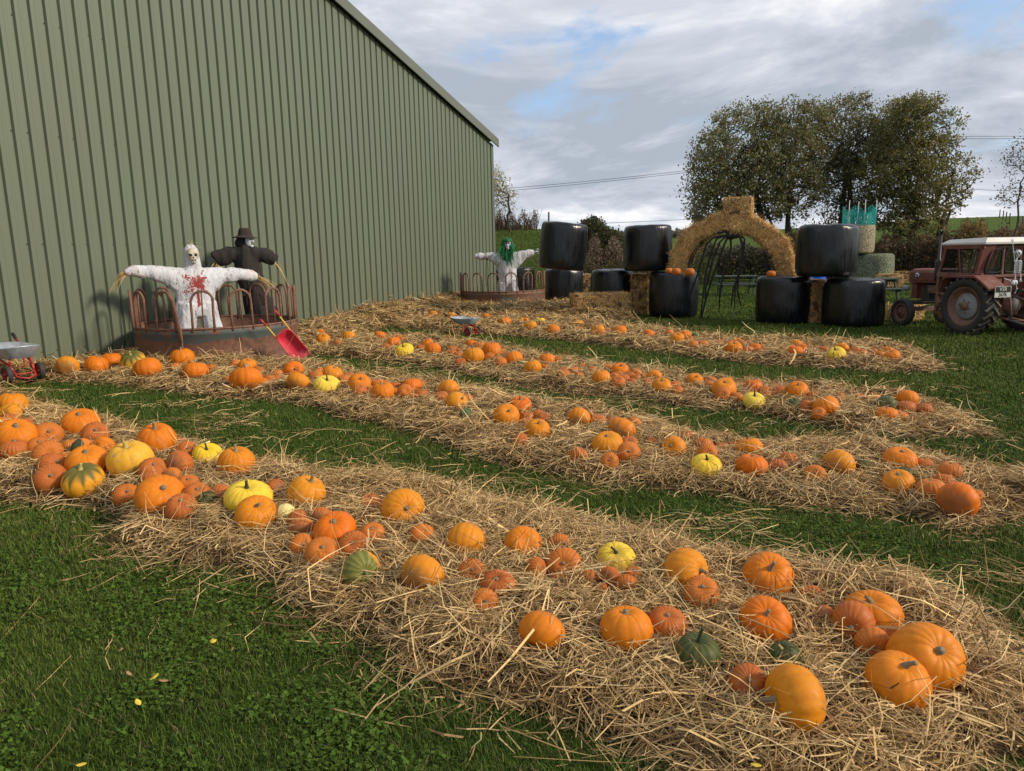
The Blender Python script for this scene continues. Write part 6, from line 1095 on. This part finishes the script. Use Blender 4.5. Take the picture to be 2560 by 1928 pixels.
b = np.array([PX(2290, 640, 36.)[0], 36., 0]); make_tree('broadleaf_tree', b, [(rel(b, 2290, 340, 36), R3(95, 90, 100)), (rel(b, 2330, 440, 36), R3(95, 90, 90)), (rel(b, 2240, 450, 36), R3(80, 80, 100)), (rel(b, 2385, 480, 36), R3(36, 50, 60)), (rel(b, 2260, 290, 36), R3(55, 50, 45)), (rel(b, 2290, 540, 36), R3(95, 70, 50))], 1500, 26000, .068, OL2, 3, 'yellow-green tree on the right of the clump above the tractor', group='trees in the clump beyond the bales', stems=4, spread=.6, dens=.42)
b = np.array([PX(2532, 585, 30.)[0], 30., 0.]); make_tree('sapling', b, [(rel(b, 2550, 400, 30), (.62, .6, 1.0)), (rel(b, 2530, 490, 30), (.65, .6, .5)), (rel(b, 2515, 400, 30), (.3, .3, .3))], 130, 650, .05, [(.05, .05, .02, .6), (.10, .06, .03, .4)], 4, 'thin nearly bare sapling leaning at the right edge of the photo', group=None, trunk_r=.035, lean=(.25, 0), dens=.4, twig=.005)
b = np.array([PX(1272, 570, 33.)[0], 33., 2.5]); make_tree('small_tree', b, [(rel(b, 1258, 480, 33), (.55, .5, 1.05)), (rel(b, 1235, 470, 33), (.6, .5, 1.0))], 260, 1900, .045, [(.30, .28, .17, .5), (.17, .16, .08, .5)], 5, 'small pale leaved tree peeping out behind the corner of the barn', trunk_r=.05, dens=.42, twig=.008)
# ------------------------------------------------------------------ scrub, hedges
def brush(name, x0, x1, ytop, d0, d1, n, hfun, leaf, cols, seed, label, cat, kind=None, stalks=0, z0f=None, group=None):
    rg = np.random.default_rng(seed); dep = rg.uniform(d0, d1, n); xs = rg.uniform(x0, x1, n); q0 = FWD[None]+RT[None]*((xs[:, None]-CX)/F_PX)-UP[None]*((640-CY)/F_PX); X_ = q0[:, 0]/q0[:, 1]*dep
    zt = np.array([hfun(a) for a in xs]); zg = gh(X_, dep)-.05; dirz = []
    topz = np.array([at(a, b_, c)[2] for a, b_, c in zip(xs, zt, dep)])*(1+0*dep); H_ = np.maximum(.1, topz-zg)*(.75+.5*VNA.fbm(X_*1.1+seed, dep*1.1, 3)); u = rg.random(n)**.75; P = np.stack([X_, dep, zg+H_*u], -1)+rg.normal(0, .06, (n, 3))
    n3 = rg.normal(0, 1, (n, 3)); n3 /= np.linalg.norm(n3, axis=1, keepdims=True); a3 = np.cross(n3, rg.normal(0, 1, (n, 3))); a3 /= np.linalg.norm(a3, axis=1, keepdims=True); b3 = np.cross(n3, a3); s_ = leaf*rg.uniform(.6, 1.4, (n, 1)); V = np.stack([P-a3*s_, P+b3*s_*.6, P+a3*s_, P-b3*s_*.6], 1).reshape(-1, 3)
    ci = rg.choice(len(cols), n, p=[c[3] for c in cols]); pt = VNC.fbm(X_*.9, dep*.9+u*1.2, 2); bc = np.array([c[:3] for c in cols]); C = 1.65*bc[ci]*rg.uniform(.6, 1.35, (n, 1))*(.5+pt)[:, None]; F4 = np.arange(n*4); tt = np.full(n, 4)
    V2 = []; C2 = []
    for i in range(stalks):
        k = rg.integers(n); a = np.array([X_[k], dep[k], zg[k]]); b_ = a+np.array([rg.normal(0, .15), rg.normal(0, .15), H_[k]*rg.uniform(.8, 1.12)]); w_ = rg.uniform(.010, .022); V2 += [a-[w_, 0, 0], a+[w_, 0, 0], b_+[w_*.4, 0, 0], b_-[w_*.4, 0, 0]]; C2 += [np.array([.10, .07, .05])*rg.uniform(.6, 1.3)]*4
    if V2: V = np.concatenate([V, np.array(V2)]); C = np.concatenate([np.repeat(C, 4, 0), np.array(C2)])
    else: C = np.repeat(C, 4, 0)
    nf = len(V)//4; o = link(name, raw_mesh(name, V, np.arange(nf*4), np.full(nf, 4), [M_LEAF], C)); return tag(o, label, cat, group, kind)
DG = [(.035, .048, .018, .55), (.06, .065, .022, .25), (.08, .05, .025, .2)]; BR = [(.095, .060, .036, .45), (.05, .04, .022, .3), (.14, .075, .03, .12), (.05, .055, .02, .13)]; PK = [(.15, .105, .075, .5), (.09, .065, .045, .5)]
brush('willow_scrub', 1455, 1565, 0, 30, 33, 12000, lambda x: 568+12*math.sin(x*.05)+max(0, x-1540)*.6, .06, DG, 1, 'dark green willow scrub seen between the two upper black bales', 'bush', stalks=160)
brush('willowherb', 1462, 1560, 0, 27.5, 28.8, 4500, lambda x: 618+22*math.sin(x*.13), .045, PK, 2, 'pale pinkish seed heads in front of the scrub between the upper black bales', 'plants', 'stuff', stalks=120)
brush('undergrowth', 1455, 1640, 0, 26.5, 29, 7000, lambda x: 652+10*math.sin(x*.11), .05, [(.05, .052, .022, .6), (.08, .055, .03, .4)], 3, 'low dull green undergrowth behind the lower black bales', 'plants', 'stuff', stalks=100)
brush('dead_stems', 1236, 1345, 0, 33.5, 35, 2600, lambda x: 540+12*math.sin(x*.21), .035, [(.12, .065, .05, .6), (.05, .045, .025, .4)], 4, 'reddish brown dead weed stems along the crest of the grassy bank', 'weeds', 'stuff', stalks=110)
brush('weeds', 1236, 1370, 0, 26, 33, 5000, lambda x: 640-(x-1236)*.02, .03, [(.06, .085, .02, .6), (.10, .10, .04, .4)], 14, 'rough tussocky grass on the bank beside the barn', 'weeds', 'stuff')
brush('hedge', 1700, 2010, 0, 43, 46, 12000, lambda x: 618+5*math.sin(x*.07), .08, [(.03, .036, .018, .5), (.055, .04, .025, .5)], 5, 'low dark hedge across the field seen through the straw arch', 'hedge', stalks=150)
brush('undergrowth', 1700, 1790, 0, 36, 39, 3500, lambda x: 640+8*math.sin(x*.1), .05, [(.11, .12, .04, .6), (.07, .08, .03, .4)], 15, 'yellow-green rough grass below the hedge, left inside the arch', 'plants', 'stuff')
brush('undergrowth', 1960, 2300, 0, 34, 40, 26000, lambda x: 604+10*math.sin(x*.05)+8*math.sin(x*.17), .07, BR[:2]+[(.05, .058, .02, .25)], 6, 'tangled dark brush round the feet of the clump of trees', 'plants', 'stuff', stalks=500)
brush('bramble_bank', 2270, 2640, 0, 34, 39, 26000, lambda x: 592-8*math.sin(x*.03)+6*math.sin(x*.13)-(10 if x > 2400 else 0), .07, BR, 7, 'brown and russet bramble bank behind the tractor', 'plants', 'stuff', stalks=500)
brush('autumn_bush', 2395, 2460, 0, 33, 34.5, 4500, lambda x: 563+12*abs(math.sin(x*.09)), .055, [(.15, .11, .03, .4), (.12, .09, .03, .3), (.08, .05, .03, .3)], 8, 'small yellowing bush at the foot of the clump above the tractor cab', 'bush', stalks=60)
brush('distant_wood', 1690, 1760, 0, 110, 125, 2500, lambda x: 574+2*math.sin(x*.2), .20, [(.16, .12, .09, .5), (.10, .085, .06, .5)], 9, 'pale leafless plantation on the skyline just left of the straw arch', 'wood', 'stuff', stalks=120)
brush('distant_wood', 1560, 1700, 0, 112, 125, 3500, lambda x: 578, .22, [(.09, .10, .06, .5), (.06, .07, .05, .5)], 10, 'grey green tree line low on the skyline between the black bales', 'wood', 'stuff', stalks=60)
# fence posts on the skyline
for i, x in enumerate((2499, 2508, 2516, 2525, 2545, 2558)):
    d = 105-i*4; q = PX(x, 540, d); zg = float(gh(q[0], q[1])); h = 1.1+.25*i*.3; mb = MB(); mb.tube([(0, 0, -.3), (0, 0, h)], .075, 6); o = mb.build('fence_post', M_POST, None, (q[0], q[1], zg)); tag(o, f'{ORD[i]} fence post from the left on the green skyline at the right edge', 'fence post', 'fence posts on the hill')
q = PX(2486, 580, 52); mb = MB(); mb.tube([(0, 0, -.2), (0, 0, 1.1)], .09, 7); o = mb.build('fence_post', M_POST, None, (q[0], q[1], float(gh(q[0], q[1])))); tag(o, 'thick dark fence post in front of the hill just above the tractor roof', 'fence post', 'fence posts on the hill')
q = PX(1372, 560, 60); mb = MB(); mb.tube([(0, 0, 0), (0, 0, q[2]+.95)], [.10, .07], 8); o = mb.build('utility_pole', M_POST, None, (q[0], q[1], 0)); tag(o, 'distant wooden pole top rising behind the leaning black bale', 'pole')
# power cables
def cable(pts, lab, r=.019, dep=75):
    P = [Vector(at(x, y, dep)) for x, y in pts]; out_ = []
    for i in range(len(P)-1):
        for k in range(8): out_.append(P[i].lerp(P[i+1], k/8)-Vector((0, 0, 4*.03*(k/8)*(1-k/8))))
    out_.append(P[-1]); mb = MB(); mb.tube(out_, r, 5); o = mb.build('power_cable', M_CORD); tag(o, lab, 'cable', 'power cables across the sky')
cable([(1150, 482), (1283, 470), (1510, 449), (1735, 424), (2060, 380), (2395, 341), (2640, 339)], 'upper cable of the pair crossing the sky right of the barn')
cable([(1150, 488), (1283, 476), (1510, 454), (1735, 429), (2060, 386), (2395, 347), (2640, 345)], 'lower cable of the pair crossing the sky right of the barn')
cable([(1380, 566), (1460, 560), (1725, 548), (2100, 510), (2430, 473), (2520, 477), (2640, 479)], 'single low cable just above the hedges and bales')
